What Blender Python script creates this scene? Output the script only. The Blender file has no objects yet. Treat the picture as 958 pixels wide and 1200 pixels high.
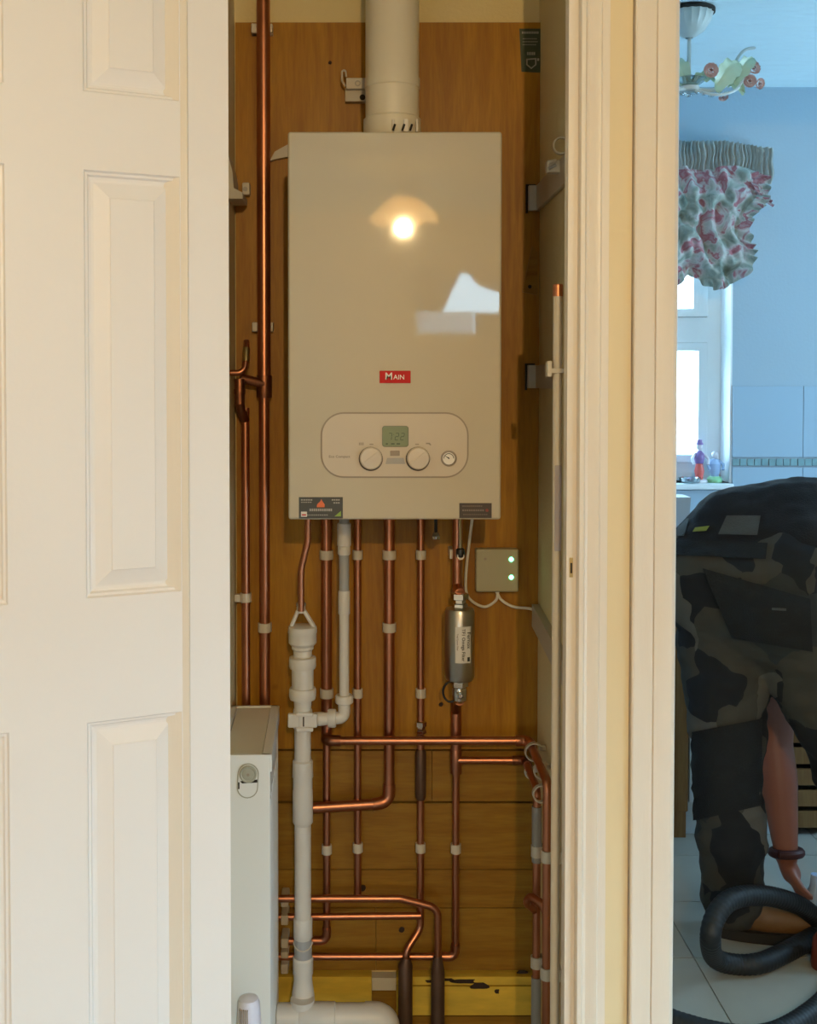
import bpy, bmesh, math, random
from mathutils import Vector, Matrix, noise
R = math.radians
random.seed(7)
scn = bpy.context.scene
col = scn.collection

# ------------------------------------------------------------------ camera
F, CX, CY, PITCH, CAMZ = 1300.0, 425.0, 480.0, R(1.5), 1.45
cam = bpy.data.objects.new('camera', bpy.data.cameras.new('camera'))
col.objects.link(cam)
cam.location = (0, 0, CAMZ)
cam.rotation_euler = (R(90) - PITCH, 0, 0)
cam.data.sensor_width = 36
cam.data.lens = F / 1200 * 36
cam.data.shift_x = (479 - CX) / 1200
cam.data.shift_y = (CY - 600) / 1200
cam.data.clip_start = 0.02
scn.camera = cam

# ------------------------------------------------------------------ world, exposure
w = bpy.data.worlds.new('world'); scn.world = w; w.use_nodes = True
nt = w.node_tree; nt.nodes.clear()
out = nt.nodes.new('ShaderNodeOutputWorld'); bg = nt.nodes.new('ShaderNodeBackground')
tc = nt.nodes.new('ShaderNodeTexCoord'); sep = nt.nodes.new('ShaderNodeSeparateXYZ')
rmp = nt.nodes.new('ShaderNodeValToRGB')
rmp.color_ramp.elements[0].position = 0.0; rmp.color_ramp.elements[0].color = (0.58, 0.82, 1.0, 1)
rmp.color_ramp.elements[1].position = 1.0; rmp.color_ramp.elements[1].color = (0.40, 0.68, 1.0, 1)
nt.links.new(tc.outputs['Generated'], sep.inputs[0]); nt.links.new(sep.outputs['Z'], rmp.inputs[0])
nt.links.new(rmp.outputs[0], bg.inputs[0]); nt.links.new(bg.outputs[0], out.inputs[0])
bg.inputs[1].default_value = 15.2
scn.view_settings.view_transform = 'Standard'; scn.view_settings.look = 'None'
scn.view_settings.gamma = 1; scn.view_settings.use_curve_mapping = False
scn.view_settings.exposure = 0.0
scn.cycles.max_bounces = 10; scn.cycles.diffuse_bounces = 5; scn.cycles.transparent_max_bounces = 12
scn.cycles.sample_clamp_indirect = 6
LAMP_POS = Vector((0.20, -1.36, 2.215)); LAMP_POWER = 115
SPOT_COLOR = (1.0, 0.70, 0.34)

def portal(name, loc, rot, sx, sy):
    l = bpy.data.lights.new(name, 'AREA'); l.shape = 'RECTANGLE'; l.size = sx; l.size_y = sy
    l.cycles.is_portal = True
    o = bpy.data.objects.new(name, l); o.location = loc; o.rotation_euler = rot; col.objects.link(o)
portal('kitchen_window_portal', (1.0, 4.22, 1.68), (R(-90), 0, 0), 0.70, 1.2)
portal('added_kitchen_window_portal', (3.1, 3.0, 1.5), (0, R(90), 0), 1.3, 1.1)
portal('added_glazing_portal', (-0.885, -2.95, 0.49), (R(90), 0, 0), 0.8, 0.84)
portal('added_side_glazing_portal', (1.85, -0.325, 0.51), (0, R(90), 0), 0.98, 2.4)
portal('hall_fanlight_portal', (0.71, -2.95, 1.93), (R(90), 0, 0), 0.8, 0.45)

# ------------------------------------------------------------------ helpers
def P(px, py, Y):
    u = (px - CX) / F; v = (CY - py) / F
    c, s = math.cos(PITCH), math.sin(PITCH)
    d = Vector((u, c + v * s, -s + v * c))
    return Vector((0, 0, CAMZ)) + d * (Y / d.y)

def X(px, Y, py=600): return P(px, py, Y).x
def Z(py, Y): return P(CX, py, Y).z
def MM(Y): return Y / F      # metres per pixel

# ---------- materials
def principled(name):
    m = bpy.data.materials.new(name); m.use_nodes = True
    n = m.node_tree; b = n.nodes['Principled BSDF']
    return m, n, b
def mat(name, c, rough=0.5, metal=0.0, coat=0.0, spec=None, var=0.0, vscale=8.0, bump=0.0, bscale=30.0, stretch=(1, 1, 1), emit=None, estr=0, rvar=0.0):
    m, n, b = principled(name)
    b.inputs['Base Color'].default_value = (*c, 1); b.inputs['Roughness'].default_value = rough
    b.inputs['Metallic'].default_value = metal
    if coat: b.inputs['Coat Weight'].default_value = coat; b.inputs['Coat Roughness'].default_value = 0.02
    if spec is not None: b.inputs['Specular IOR Level'].default_value = spec
    if emit: b.inputs['Emission Color'].default_value = (*emit, 1); b.inputs['Emission Strength'].default_value = estr
    if var or bump or rvar:
        t = n.nodes.new('ShaderNodeTexCoord'); mp = n.nodes.new('ShaderNodeMapping'); mp.inputs['Scale'].default_value = stretch
        n.links.new(t.outputs['Object'], mp.inputs[0])
    if var or rvar:
        z = n.nodes.new('ShaderNodeTexNoise'); z.inputs['Scale'].default_value = vscale; z.inputs['Detail'].default_value = 5
        n.links.new(mp.outputs[0], z.inputs[0])
    if var:
        mx = n.nodes.new('ShaderNodeMix'); mx.data_type = 'RGBA'
        mx.inputs[6].default_value = (*[x * (1 - var) for x in c], 1); mx.inputs[7].default_value = (*[min(1, x * (1 + var)) for x in c], 1)
        n.links.new(z.outputs[0], mx.inputs[0]); n.links.new(mx.outputs[2], b.inputs['Base Color'])
    if rvar:
        mr = n.nodes.new('ShaderNodeMapRange'); mr.inputs[3].default_value = max(0.02, rough - rvar); mr.inputs[4].default_value = rough + rvar
        n.links.new(z.outputs[0], mr.inputs[0]); n.links.new(mr.outputs[0], b.inputs['Roughness'])
    if bump:
        z2 = n.nodes.new('ShaderNodeTexNoise'); z2.inputs['Scale'].default_value = bscale; z2.inputs['Detail'].default_value = 4
        bp = n.nodes.new('ShaderNodeBump'); bp.inputs['Strength'].default_value = bump; bp.inputs['Distance'].default_value = 0.01
        n.links.new(mp.outputs[0], z2.inputs[0]); n.links.new(z2.outputs[0], bp.inputs['Height']); n.links.new(bp.outputs[0], b.inputs['Normal'])
    return m
def ply(name, c1, c2, vertical=True, rough=0.42, knots=True):
    m, n, b = principled(name)
    t = n.nodes.new('ShaderNodeTexCoord'); mp = n.nodes.new('ShaderNodeMapping')
    mp.inputs['Scale'].default_value = (14, 14, 1.3) if vertical else (1.3, 14, 14)
    n.links.new(t.outputs['Object'], mp.inputs[0])
    z = n.nodes.new('ShaderNodeTexNoise'); z.inputs['Scale'].default_value = 2.2; z.inputs['Detail'].default_value = 8; z.inputs['Distortion'].default_value = 1.2
    n.links.new(mp.outputs[0], z.inputs[0])
    zf = n.nodes.new('ShaderNodeTexNoise'); zf.inputs['Scale'].default_value = 16; zf.inputs['Detail'].default_value = 4
    n.links.new(mp.outputs[0], zf.inputs[0])
    cr = n.nodes.new('ShaderNodeValToRGB'); cr.color_ramp.elements[0].position = 0.3; cr.color_ramp.elements[0].color = (*c1, 1)
    cr.color_ramp.elements[1].position = 0.7; cr.color_ramp.elements[1].color = (*c2, 1)
    n.links.new(z.outputs[0], cr.inputs[0])
    mx = n.nodes.new('ShaderNodeMix'); mx.data_type = 'RGBA'; mx.blend_type = 'MULTIPLY'; mx.inputs[0].default_value = 0.45
    cr2 = n.nodes.new('ShaderNodeValToRGB'); cr2.color_ramp.elements[0].position = 0.35; cr2.color_ramp.elements[0].color = (0.72, 0.68, 0.62, 1); cr2.color_ramp.elements[1].position = 0.6
    n.links.new(zf.outputs[0], cr2.inputs[0]); n.links.new(cr.outputs[0], mx.inputs[6]); n.links.new(cr2.outputs[0], mx.inputs[7])
    last = mx.outputs[2]
    if knots:
        v = n.nodes.new('ShaderNodeTexVoronoi'); v.inputs['Scale'].default_value = 6.5
        n.links.new(t.outputs['Object'], v.inputs[0])
        cr3 = n.nodes.new('ShaderNodeValToRGB'); cr3.color_ramp.elements[0].position = 0.03; cr3.color_ramp.elements[0].color = (0.12, 0.06, 0.03, 1); cr3.color_ramp.elements[1].position = 0.085
        n.links.new(v.outputs['Distance'], cr3.inputs[0])
        m2 = n.nodes.new('ShaderNodeMix'); m2.data_type = 'RGBA'; m2.blend_type = 'MULTIPLY'; m2.inputs[0].default_value = 0.75
        n.links.new(last, m2.inputs[6]); n.links.new(cr3.outputs[0], m2.inputs[7]); last = m2.outputs[2]
    n.links.new(last, b.inputs['Base Color']); b.inputs['Roughness'].default_value = rough; b.inputs['Specular IOR Level'].default_value = 0.25
    return m
M = {}
M['wall_cream'] = mat('cream_emulsion', (0.75, 0.62, 0.32), 0.8, bump=0.15, bscale=120)
M['wall_grey'] = mat('grey_emulsion', (0.72, 0.62, 0.36), 0.75, bump=0.15, bscale=120)
M['wall_hall'] = mat('hall_emulsion', (0.62, 0.52, 0.38), 0.8, bump=0.1, bscale=120)
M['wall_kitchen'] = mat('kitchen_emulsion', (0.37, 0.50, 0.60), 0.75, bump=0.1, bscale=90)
M['ceiling'] = mat('textured_ceiling_paint', (0.74, 0.93, 1.0), 0.8, bump=0.9, bscale=12, stretch=(1, 3, 1))
M['gloss_white'] = mat('painted_door', (0.84, 0.80, 0.78), 0.38, bump=0.03, bscale=60)
M['gloss_cream'] = mat('aged_gloss_paint', (0.78, 0.70, 0.60), 0.35, var=0.05, vscale=6, stretch=(8, 8, 1), bump=0.05, bscale=40)
M['ochre_wall'] = mat('yellowed_gloss_paint', (0.76, 0.62, 0.38), 0.45, var=0.06, vscale=5, stretch=(6, 6, 1))
M['ply'] = ply('varnished_plywood', (0.31, 0.128, 0.008), (0.44, 0.21, 0.014))
M['ply_h'] = ply('horizontal_grain_plywood', (0.25, 0.115, 0.010), (0.34, 0.18, 0.020), vertical=False)
M['timber_yellow'] = mat('yellow_treated_timber', (0.70, 0.46, 0.045), 0.7, var=0.35, vscale=9, stretch=(1.5, 8, 6))
M['timber_pale'] = mat('pale_offcut', (0.62, 0.56, 0.44), 0.7, var=0.15, vscale=20)
M['dark_stain'] = mat('dark_damp_stain', (0.035, 0.018, 0.01), 0.9)
M['copper'] = mat('copper', (0.50, 0.205, 0.115), 0.33, 1.0, var=0.25, vscale=7, rvar=0.1)
M['copper_dull'] = mat('tarnished_copper', (0.30, 0.125, 0.07), 0.42, 1.0, var=0.35, vscale=12)
M['copper_sleeve'] = mat('dark_flux_stained_copper', (0.13, 0.075, 0.05), 0.5, 0.7, var=0.4, vscale=18)
M['chrome'] = mat('chrome', (0.62, 0.58, 0.52), 0.16, 1.0)
M['steel'] = mat('brushed_steel', (0.50, 0.46, 0.39), 0.28, 1.0, var=0.1, vscale=30, stretch=(1, 1, 0.1))
M['brass'] = mat('dull_brass', (0.55, 0.40, 0.18), 0.3, 1.0)
M['clip'] = mat('white_clip_plastic', (0.58, 0.52, 0.42), 0.45)
M['pvc'] = mat('white_waste_plastic', (0.64, 0.60, 0.54), 0.35)
M['flue'] = mat('white_flue_enamel', (0.72, 0.66, 0.52), 0.3)
M['pvc_grey'] = mat('grey_waste_plastic', (0.36, 0.36, 0.36), 0.4)
M['boiler'] = mat('boiler_enamel', (0.54, 0.475, 0.355), 0.035, coat=0.3, bump=0.003, bscale=18)
M['panel'] = mat('control_panel_plastic', (0.58, 0.49, 0.37), 0.35)
M['trim'] = mat('brown_grey_trim', (0.30, 0.24, 0.18), 0.4)
M['dial_shade'] = mat('dark_brown_dial_shade', (0.10, 0.07, 0.05), 0.4)
M['knob'] = mat('knob_plastic', (0.62, 0.53, 0.42), 0.3)
M['black'] = mat('black_plastic', (0.012, 0.012, 0.012), 0.45)
M['dark'] = mat('dark_recess', (0.02, 0.016, 0.012), 0.8)
M['grey'] = mat('grey_plastic', (0.38, 0.35, 0.31), 0.5)
M['lcd'] = mat('green_lcd', (0.19, 0.235, 0.125), 0.35)
M['lcd_digit'] = mat('lcd_segment', (0.06, 0.09, 0.05), 0.5)
M['red'] = mat('red_enamel_badge', (0.55, 0.018, 0.018), 0.55, spec=0.2)
M['offwhite'] = mat('off_white_print', (0.8, 0.74, 0.66), 0.5)
M['sticker'] = mat('dark_grey_sticker', (0.042, 0.042, 0.032), 0.35)
M['sticker_brown'] = mat('dark_brown_sticker', (0.05, 0.035, 0.026), 0.35)
M['print_grey'] = mat('grey_print', (0.38, 0.36, 0.32), 0.5)
M['orange'] = mat('orange_print', (0.75, 0.16, 0.05), 0.5)
M['greenp'] = mat('green_print', (0.25, 0.40, 0.05), 0.5)
M['label_green'] = mat('dark_green_label', (0.035, 0.055, 0.028), 0.5)
M['label_paper'] = mat('filter_label_paper', (0.72, 0.68, 0.62), 0.4)
M['box_cream'] = mat('receiver_box_plastic', (0.40, 0.36, 0.22), 0.4)
M['led'] = mat('green_led', (0.2, 0.9, 0.5), 0.3, emit=(0.12, 1.0, 0.42), estr=9)
M['cable'] = mat('white_cable', (0.72, 0.68, 0.58), 0.45)
M['cable_grey'] = mat('grey_cable', (0.30, 0.28, 0.25), 0.45)
M['rad'] = mat('radiator_enamel', (0.74, 0.74, 0.72), 0.3)
M['vent_ring'] = mat('greenish_grey_vent_plastic', (0.36, 0.35, 0.28), 0.4)
M['rad_grille'] = mat('radiator_grille_enamel', (0.70, 0.66, 0.58), 0.4)
M['trv'] = mat('lilac_white_plastic', (0.70, 0.68, 0.78), 0.35)
M['batten'] = mat('grey_metal_batten', (0.50, 0.45, 0.36), 0.45, 0.0)
M['wood_dark'] = ply('brown_cabinet_wood', (0.24, 0.11, 0.035), (0.34, 0.17, 0.06), knots=False)
M['worktop'] = mat('grey_worktop', (0.35, 0.34, 0.33), 0.3, var=0.2, vscale=60)
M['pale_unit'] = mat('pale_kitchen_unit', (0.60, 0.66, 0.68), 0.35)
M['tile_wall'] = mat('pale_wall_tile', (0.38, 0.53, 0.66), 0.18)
M['tile_mosaic'] = mat('grey_green_mosaic', (0.22, 0.38, 0.42), 0.2, var=0.3, vscale=40)
M['tile_floor'] = mat('cream_vinyl_tile', (0.42, 0.40, 0.34), 0.26, var=0.12, vscale=6, bump=0.02, bscale=20)
M['grout'] = mat('grey_grout', (0.24, 0.23, 0.21), 0.8)
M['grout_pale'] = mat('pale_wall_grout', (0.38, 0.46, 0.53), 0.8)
M['bright_reveal'] = mat('brightened_reveal', (0.92, 0.95, 0.96), 0.6)
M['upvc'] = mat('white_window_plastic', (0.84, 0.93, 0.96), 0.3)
M['carpet'] = mat('grey_hall_carpet', (0.22, 0.21, 0.21), 0.95, bump=0.5, bscale=300)
M['ground'] = mat('outdoor_paving', (0.30, 0.30, 0.28), 0.9)
M['brick_out'] = mat('pale_render_outdoors', (0.5, 0.48, 0.44), 0.9)
M['skin'] = mat('skin', (0.27, 0.10, 0.06), 0.5, var=0.08, vscale=12)
M['cloth_black'] = mat('black_work_shirt', (0.004, 0.004, 0.006), 0.9, bump=0.3, bscale=300)
M['cloth_pocket'] = mat('black_holster_fabric', (0.004, 0.004, 0.004), 0.85, bump=0.3, bscale=250)
M['cloth_grey'] = mat('grey_pocket_flap', (0.055, 0.055, 0.052), 0.9, bump=0.3, bscale=250)
M['tag_yellow'] = mat('lime_yellow_tag', (0.16, 0.17, 0.01), 0.6)
M['hose'] = mat('black_vacuum_hose', (0.008, 0.008, 0.008), 0.6)
M['boot'] = mat('tan_boot_leather', (0.16, 0.075, 0.022), 0.5, var=0.25, vscale=14)
M['sole'] = mat('dark_boot_sole', (0.02, 0.017, 0.015), 0.7)
M['red_plastic'] = mat('red_plastic', (0.14, 0.025, 0.012), 0.4)
M['hair'] = mat('brown_hair', (0.05, 0.03, 0.02), 0.7, bump=0.5, bscale=200, stretch=(1, 1, .2))
M['lampmetal'] = mat('white_painted_metal', (0.62, 0.68, 0.66), 0.4)
M['flower'] = mat('pink_ceramic_petals', (0.66, 0.47, 0.45), 0.35, var=0.3, vscale=40)
M['flower_core'] = mat('dusky_red_flower_core', (0.26, 0.13, 0.12), 0.5)
M['leaf'] = mat('pale_green_ceramic_leaf', (0.50, 0.68, 0.52), 0.3, var=0.2, vscale=20)
M['ornblue'] = mat('pale_blue_ceramic', (0.42, 0.58, 0.85), 0.25)
M['ornred'] = mat('red_ceramic', (0.75, 0.14, 0.12), 0.3)
M['orngreen'] = mat('green_ceramic', (0.35, 0.75, 0.42), 0.3)
M['ornwhite'] = mat('white_ceramic', (0.80, 0.80, 0.85), 0.25)
M['ornpurple'] = mat('purple_ceramic', (0.25, 0.16, 0.40), 0.3)
M['net'] = mat('shade_glass', (0.85, 0.70, 0.5), 0.3)

def glass_mat(name, c, rough, mixv):
    m = bpy.data.materials.new(name); m.use_nodes = True; n = m.node_tree; n.nodes.clear()
    o = n.nodes.new('ShaderNodeOutputMaterial'); mx = n.nodes.new('ShaderNodeMixShader')
    a = n.nodes.new('ShaderNodeBsdfTransparent'); a.inputs[0].default_value = (*c, 1)
    g = n.nodes.new('ShaderNodeBsdfGlossy'); g.inputs['Roughness'].default_value = rough
    mx.inputs[0].default_value = mixv
    n.links.new(a.outputs[0], mx.inputs[1]); n.links.new(g.outputs[0], mx.inputs[2]); n.links.new(mx.outputs[0], o.inputs[0])
    return m
M['glass'] = glass_mat('window_glass', (0.93, 0.96, 0.96), 0.02, 0.07)
M['crystal'] = glass_mat('clear_crystal', (0.7, 0.82, 0.85), 0.05, 0.45)
def frosted(name, c, tr):
    m = bpy.data.materials.new(name); m.use_nodes = True; n = m.node_tree; n.nodes.clear()
    o = n.nodes.new('ShaderNodeOutputMaterial'); mx = n.nodes.new('ShaderNodeMixShader'); mx.inputs[0].default_value = tr
    a = n.nodes.new('ShaderNodeBsdfTranslucent'); a.inputs[0].default_value = (*c, 1)
    g = n.nodes.new('ShaderNodeBsdfDiffuse'); g.inputs[0].default_value = (*c, 1)
    n.links.new(g.outputs[0], mx.inputs[1]); n.links.new(a.outputs[0], mx.inputs[2]); n.links.new(mx.outputs[0], o.inputs[0])
    return m
M['frosted'] = frosted('frosted_glass', (0.85, 0.85, 0.85), 0.7)
M['shade'] = frosted('frosted_amber_shade', (0.9, 0.68, 0.4), 0.5)

def camo_mat():
    m, n, b = principled('grey_camouflage_fabric')
    t = n.nodes.new('ShaderNodeTexCoord')
    z = n.nodes.new('ShaderNodeTexNoise'); z.inputs['Scale'].default_value = 6; z.inputs['Detail'].default_value = 2
    n.links.new(t.outputs['Object'], z.inputs[0])
    mx = n.nodes.new('ShaderNodeMix'); mx.data_type = 'VECTOR'; mx.inputs[0].default_value = 0.12
    n.links.new(t.outputs['Object'], mx.inputs[4]); n.links.new(z.outputs['Color'], mx.inputs[5])
    v = n.nodes.new('ShaderNodeTexVoronoi'); v.inputs['Scale'].default_value = 10.5; v.inputs['Randomness'].default_value = 1
    v.distance = 'MANHATTAN'
    mp = n.nodes.new('ShaderNodeMapping'); mp.inputs['Scale'].default_value = (1, 1, 0.75)
    n.links.new(mx.outputs[1], mp.inputs[0]); n.links.new(mp.outputs[0], v.inputs[0])
    s = n.nodes.new('ShaderNodeSeparateColor'); n.links.new(v.outputs['Color'], s.inputs[0])
    cr = n.nodes.new('ShaderNodeValToRGB'); cr.color_ramp.interpolation = 'CONSTANT'
    e = cr.color_ramp.elements; e[0].position = 0; e[0].color = (0.005, 0.005, 0.006, 1)
    e[1].position = 0.40; e[1].color = (0.042, 0.036, 0.026, 1)
    k = e.new(0.66); k.color = (0.022, 0.023, 0.020, 1)
    k = e.new(0.84); k.color = (0.085, 0.074, 0.058, 1)
    n.links.new(s.outputs[0], cr.inputs[0]); n.links.new(cr.outputs[0], b.inputs['Base Color'])
    b.inputs['Roughness'].default_value = 0.9
    return m
M['camo'] = camo_mat()
def floral_mat():
    m, n, b = principled('floral_print_fabric')
    t = n.nodes.new('ShaderNodeTexCoord')
    z = n.nodes.new('ShaderNodeTexNoise'); z.inputs['Scale'].default_value = 15; z.inputs['Detail'].default_value = 4; z.inputs['Distortion'].default_value = .8
    n.links.new(t.outputs['Object'], z.inputs[0])
    cr = n.nodes.new('ShaderNodeValToRGB'); e = cr.color_ramp.elements
    e[0].position = 0.30; e[0].color = (0.12, 0.17, 0.15, 1)
    e[1].position = 0.46; e[1].color = (0.34, 0.40, 0.36, 1)
    for p_, c_ in ((0.53, (0.52, 0.52, 0.52, 1)), (0.59, (0.36, 0.12, 0.15, 1)), (0.66, (0.44, 0.27, 0.30, 1)), (0.74, (0.30, 0.38, 0.32, 1))):
        k = e.new(p_); k.color = c_
    n.links.new(z.outputs[0], cr.inputs[0])
    n.links.new(cr.outputs[0], b.inputs['Base Color']); b.inputs['Roughness'].default_value = 0.8
    return m
M['floral'] = floral_mat()

M['floral_stripe'] = mat('grey_green_gathered_fabric', (0.46, 0.50, 0.48), 0.8, var=0.6, vscale=6, stretch=(30, 30, 3))
# ---------- mesh builder
def fillet(pts, rad, n=7):
    pts = [Vector(p) for p in pts]; res = [pts[0]]
    for i in range(1, len(pts) - 1):
        a, b, c = pts[i - 1], pts[i], pts[i + 1]
        d1 = a - b; d2 = c - b
        if d1.length < 1e-6 or d2.length < 1e-6: continue
        ang = d1.angle(d2)
        if ang > R(176): res.append(b); continue
        t = min(rad / math.tan(ang / 2), d1.length * 0.49, d2.length * 0.49)
        r = t * math.tan(ang / 2)
        p1 = b + d1.normalized() * t; p2 = b + d2.normalized() * t
        cdir = (d1.normalized() + d2.normalized()).normalized()
        cen = b + cdir * (r / math.sin(ang / 2))
        v1 = p1 - cen; v2 = p2 - cen; tot = v1.angle(v2); ax = v1.cross(v2).normalized()
        for k in range(n + 1):
            res.append(cen + Matrix.Rotation(tot * k / n, 3, ax) @ v1)
    res.append(pts[-1]); return res
def smoothpath(pts, n=8):
    pts = [Vector(p) for p in pts]; o = []
    e = [pts[0] * 2 - pts[1]] + pts + [pts[-1] * 2 - pts[-2]]
    for i in range(1, len(e) - 2):
        for k in range(n):
            t = k / n; p0, p1, p2, p3 = e[i - 1], e[i], e[i + 1], e[i + 2]
            o.append(0.5 * ((2 * p1) + (p2 - p0) * t + (2 * p0 - 5 * p1 + 4 * p2 - p3) * t * t + (3 * p1 - p0 - 3 * p2 + p3) * t ** 3))
    o.append(pts[-1]); return o
class MB:
    def __init__(s): s.v = []; s.f = []; s.bev = False
    def add(s, vs, fs):
        k = len(s.v); s.v += [Vector(v) for v in vs]; s.f += [[i + k for i in f] for f in fs]; return s
    def box(s, x0, y0, z0, x1, y1, z1, bev=0.0, seg=2):
        if bev <= 0:
            vs = [(x, y, z) for x in (x0, x1) for y in (y0, y1) for z in (z0, z1)]
            return s.add(vs, [(0, 1, 3, 2), (4, 6, 7, 5), (0, 4, 5, 1), (2, 3, 7, 6), (0, 2, 6, 4), (1, 5, 7, 3)])
        s.bev = True
        bm = bmesh.new(); bmesh.ops.create_cube(bm, size=1)
        for v in bm.verts: v.co = Vector(((x0 + x1) / 2 + v.co.x * (x1 - x0), (y0 + y1) / 2 + v.co.y * (y1 - y0), (z0 + z1) / 2 + v.co.z * (z1 - z0)))
        bmesh.ops.bevel(bm, geom=bm.edges[:], offset=bev, segments=seg, affect='EDGES', profile=0.5)
        bm.verts.index_update(); s.add([v.co.copy() for v in bm.verts], [[v.index for v in f.verts] for f in bm.faces]); bm.free(); return s
    def tube(s, path, r, n=14, cap=True):
        path = [Vector(p) for p in path]
        q = [path[0]]
        for p in path[1:]:
            if (p - q[-1]).length > 1e-5: q.append(p)
        path = q; m = len(path)
        rs = r if isinstance(r, (list, tuple)) else [r] * m
        T = [((path[min(i + 1, m - 1)] - path[max(i - 1, 0)])).normalized() for i in range(m)]
        u = T[0].orthogonal().normalized(); vs = []; k = len(s.v)
        for i in range(m):
            if i: u = (u - T[i] * u.dot(T[i])).normalized()
            w_ = T[i].cross(u)
            for j in range(n):
                a = 2 * math.pi * j / n; vs.append(path[i] + (u * math.cos(a) + w_ * math.sin(a)) * rs[i])
        fs = [(i * n + j, i * n + (j + 1) % n, (i + 1) * n + (j + 1) % n, (i + 1) * n + j) for i in range(m - 1) for j in range(n)]
        if cap: fs += [tuple(range(n - 1, -1, -1)), tuple((m - 1) * n + j for j in range(n))]
        return s.add(vs, fs)
    def lathe(s, base, prof, axis=(0, 0, 1), n=28, arc=None):
        # prof: list of (r, h) along axis
        ax = Vector(axis).normalized(); u = ax.orthogonal().normalized(); w_ = ax.cross(u); base = Vector(base)
        vs = []; m = len(prof)
        for r, h in prof:
            for j in range(n):
                a = 2 * math.pi * j / n; vs.append(base + ax * h + (u * math.cos(a) + w_ * math.sin(a)) * max(r, 1e-5))
        fs = [(i * n + j, i * n + (j + 1) % n, (i + 1) * n + (j + 1) % n, (i + 1) * n + j) for i in range(m - 1) for j in range(n)]
        fs += [tuple(range(n - 1, -1, -1)), tuple((m - 1) * n + j for j in range(n))]
        return s.add(vs, fs)
    def ball(s, c, r, n=12, m=8, rot=None):
        c = Vector(c); rr = Vector(r) if hasattr(r, '__len__') else Vector((r, r, r)); vs = []; 
        for i in range(m + 1):
            ph = math.pi * i / m
            for j in range(n):
                a = 2 * math.pi * j / n
                p = Vector((rr.x * math.sin(ph) * math.cos(a), rr.y * math.sin(ph) * math.sin(a), rr.z * math.cos(ph)))
                if rot is not None: p = rot @ p
                vs.append(c + p)
        fs = [(i * n + j, (i + 1) * n + j, (i + 1) * n + (j + 1) % n, i * n + (j + 1) % n) for i in range(m) for j in range(n)]
        return s.add(vs, fs)
    def prism(s, poly, a, b, axis='z'):
        # polygon extruded along axis from a to b; poly in the other two axes (x,y) / (x,z) / (y,z)
        def mk(p, h): return {'z': (p[0], p[1], h), 'y': (p[0], h, p[1]), 'x': (h, p[0], p[1])}[axis]
        n = len(poly); vs = [mk(p, a) for p in poly] + [mk(p, b) for p in poly]
        fs = [tuple(range(n))[::-1], tuple(range(n, 2 * n))] + [(i, (i + 1) % n, n + (i + 1) % n, n + i) for i in range(n)]
        return s.add(vs, fs)
    def ringprism(s, outer, inner, a, b, axis='y'):
        def mk(p, h): return {'z': (p[0], p[1], h), 'y': (p[0], h, p[1]), 'x': (h, p[0], p[1])}[axis]
        n = len(outer); vs = [mk(p, a) for p in outer] + [mk(p, a) for p in inner] + [mk(p, b) for p in outer] + [mk(p, b) for p in inner]
        fs = []
        for i in range(n):
            j = (i + 1) % n
            fs += [(i, j, n + j, n + i), (2 * n + i, 3 * n + i, 3 * n + j, 2 * n + j), (i, 2 * n + i, 2 * n + j, j), (n + i, n + j, 3 * n + j, 3 * n + i)]
        return s.add(vs, fs)
    def strip(s, poly, a, b, axis='z'):
        return s.prism(poly, a, b, axis)
    def grid(s, fn, nu, nv, thick=0.0):
        vs = [fn(i / nu, j / nv) for j in range(nv + 1) for i in range(nu + 1)]
        fs = [(j * (nu + 1) + i, j * (nu + 1) + i + 1, (j + 1) * (nu + 1) + i + 1, (j + 1) * (nu + 1) + i) for j in range(nv) for i in range(nu)]
        return s.add(vs, fs)
    def build(s, name, m, parent=None, smooth=True, angle=35, origin=None, fix=True):
        if parent is not None: o0 = wloc(parent)
        elif origin is not None: o0 = Vector(origin)
        else:
            xs = [v.x for v in s.v]; ys = [v.y for v in s.v]; zs = [v.z for v in s.v]
            o0 = Vector(((min(xs) + max(xs)) / 2, (min(ys) + max(ys)) / 2, min(zs)))
        me = bpy.data.meshes.new(name); me.from_pydata([tuple(v - o0) for v in s.v], [], s.f)
        if fix:
            bm = bmesh.new(); bm.from_mesh(me); bmesh.ops.recalc_face_normals(bm, faces=bm.faces[:]); bm.to_mesh(me); bm.free()
        if smooth:
            me.shade_smooth(); me.set_sharp_from_angle(angle=R(angle))
        me.materials.append(m if not isinstance(m, str) else M[m])
        o = bpy.data.objects.new(name, me); col.objects.link(o)
        if s.bev and smooth:
            wn = o.modifiers.new('weighted_normals', 'WEIGHTED_NORMAL'); wn.keep_sharp = True; wn.weight = 100
        if parent is None: o.location = o0; WL[o.name] = o0.copy()
        else: o.parent = parent; WL[o.name] = o0.copy()
        return o
WL = {}
def wloc(o): return WL[o.name]
def thing(name, label, cat, loc, group=None):
    o = bpy.data.objects.new(name, None); o.empty_display_size = 0.05; col.objects.link(o); o.location = loc
    WL[o.name] = Vector(loc); o['label'] = label; o['category'] = cat
    if group: o['group'] = group
    return o
def tag(o, label, cat, group=None, kind=None):
    o['label'] = label; o['category'] = cat
    if group: o['group'] = group
    if kind: o['kind'] = kind
    return o
def struct(o, label=None):
    o['kind'] = 'structure'
    if label: o['label'] = label
    return o
def copy_part(src, parent, loc=None):
    c = src.copy(); col.objects.link(c); c.parent = parent
    if loc is not None: c.location = loc
    WL[c.name] = WL.get(parent.name, Vector()).copy() + c.location
    return c
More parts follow.
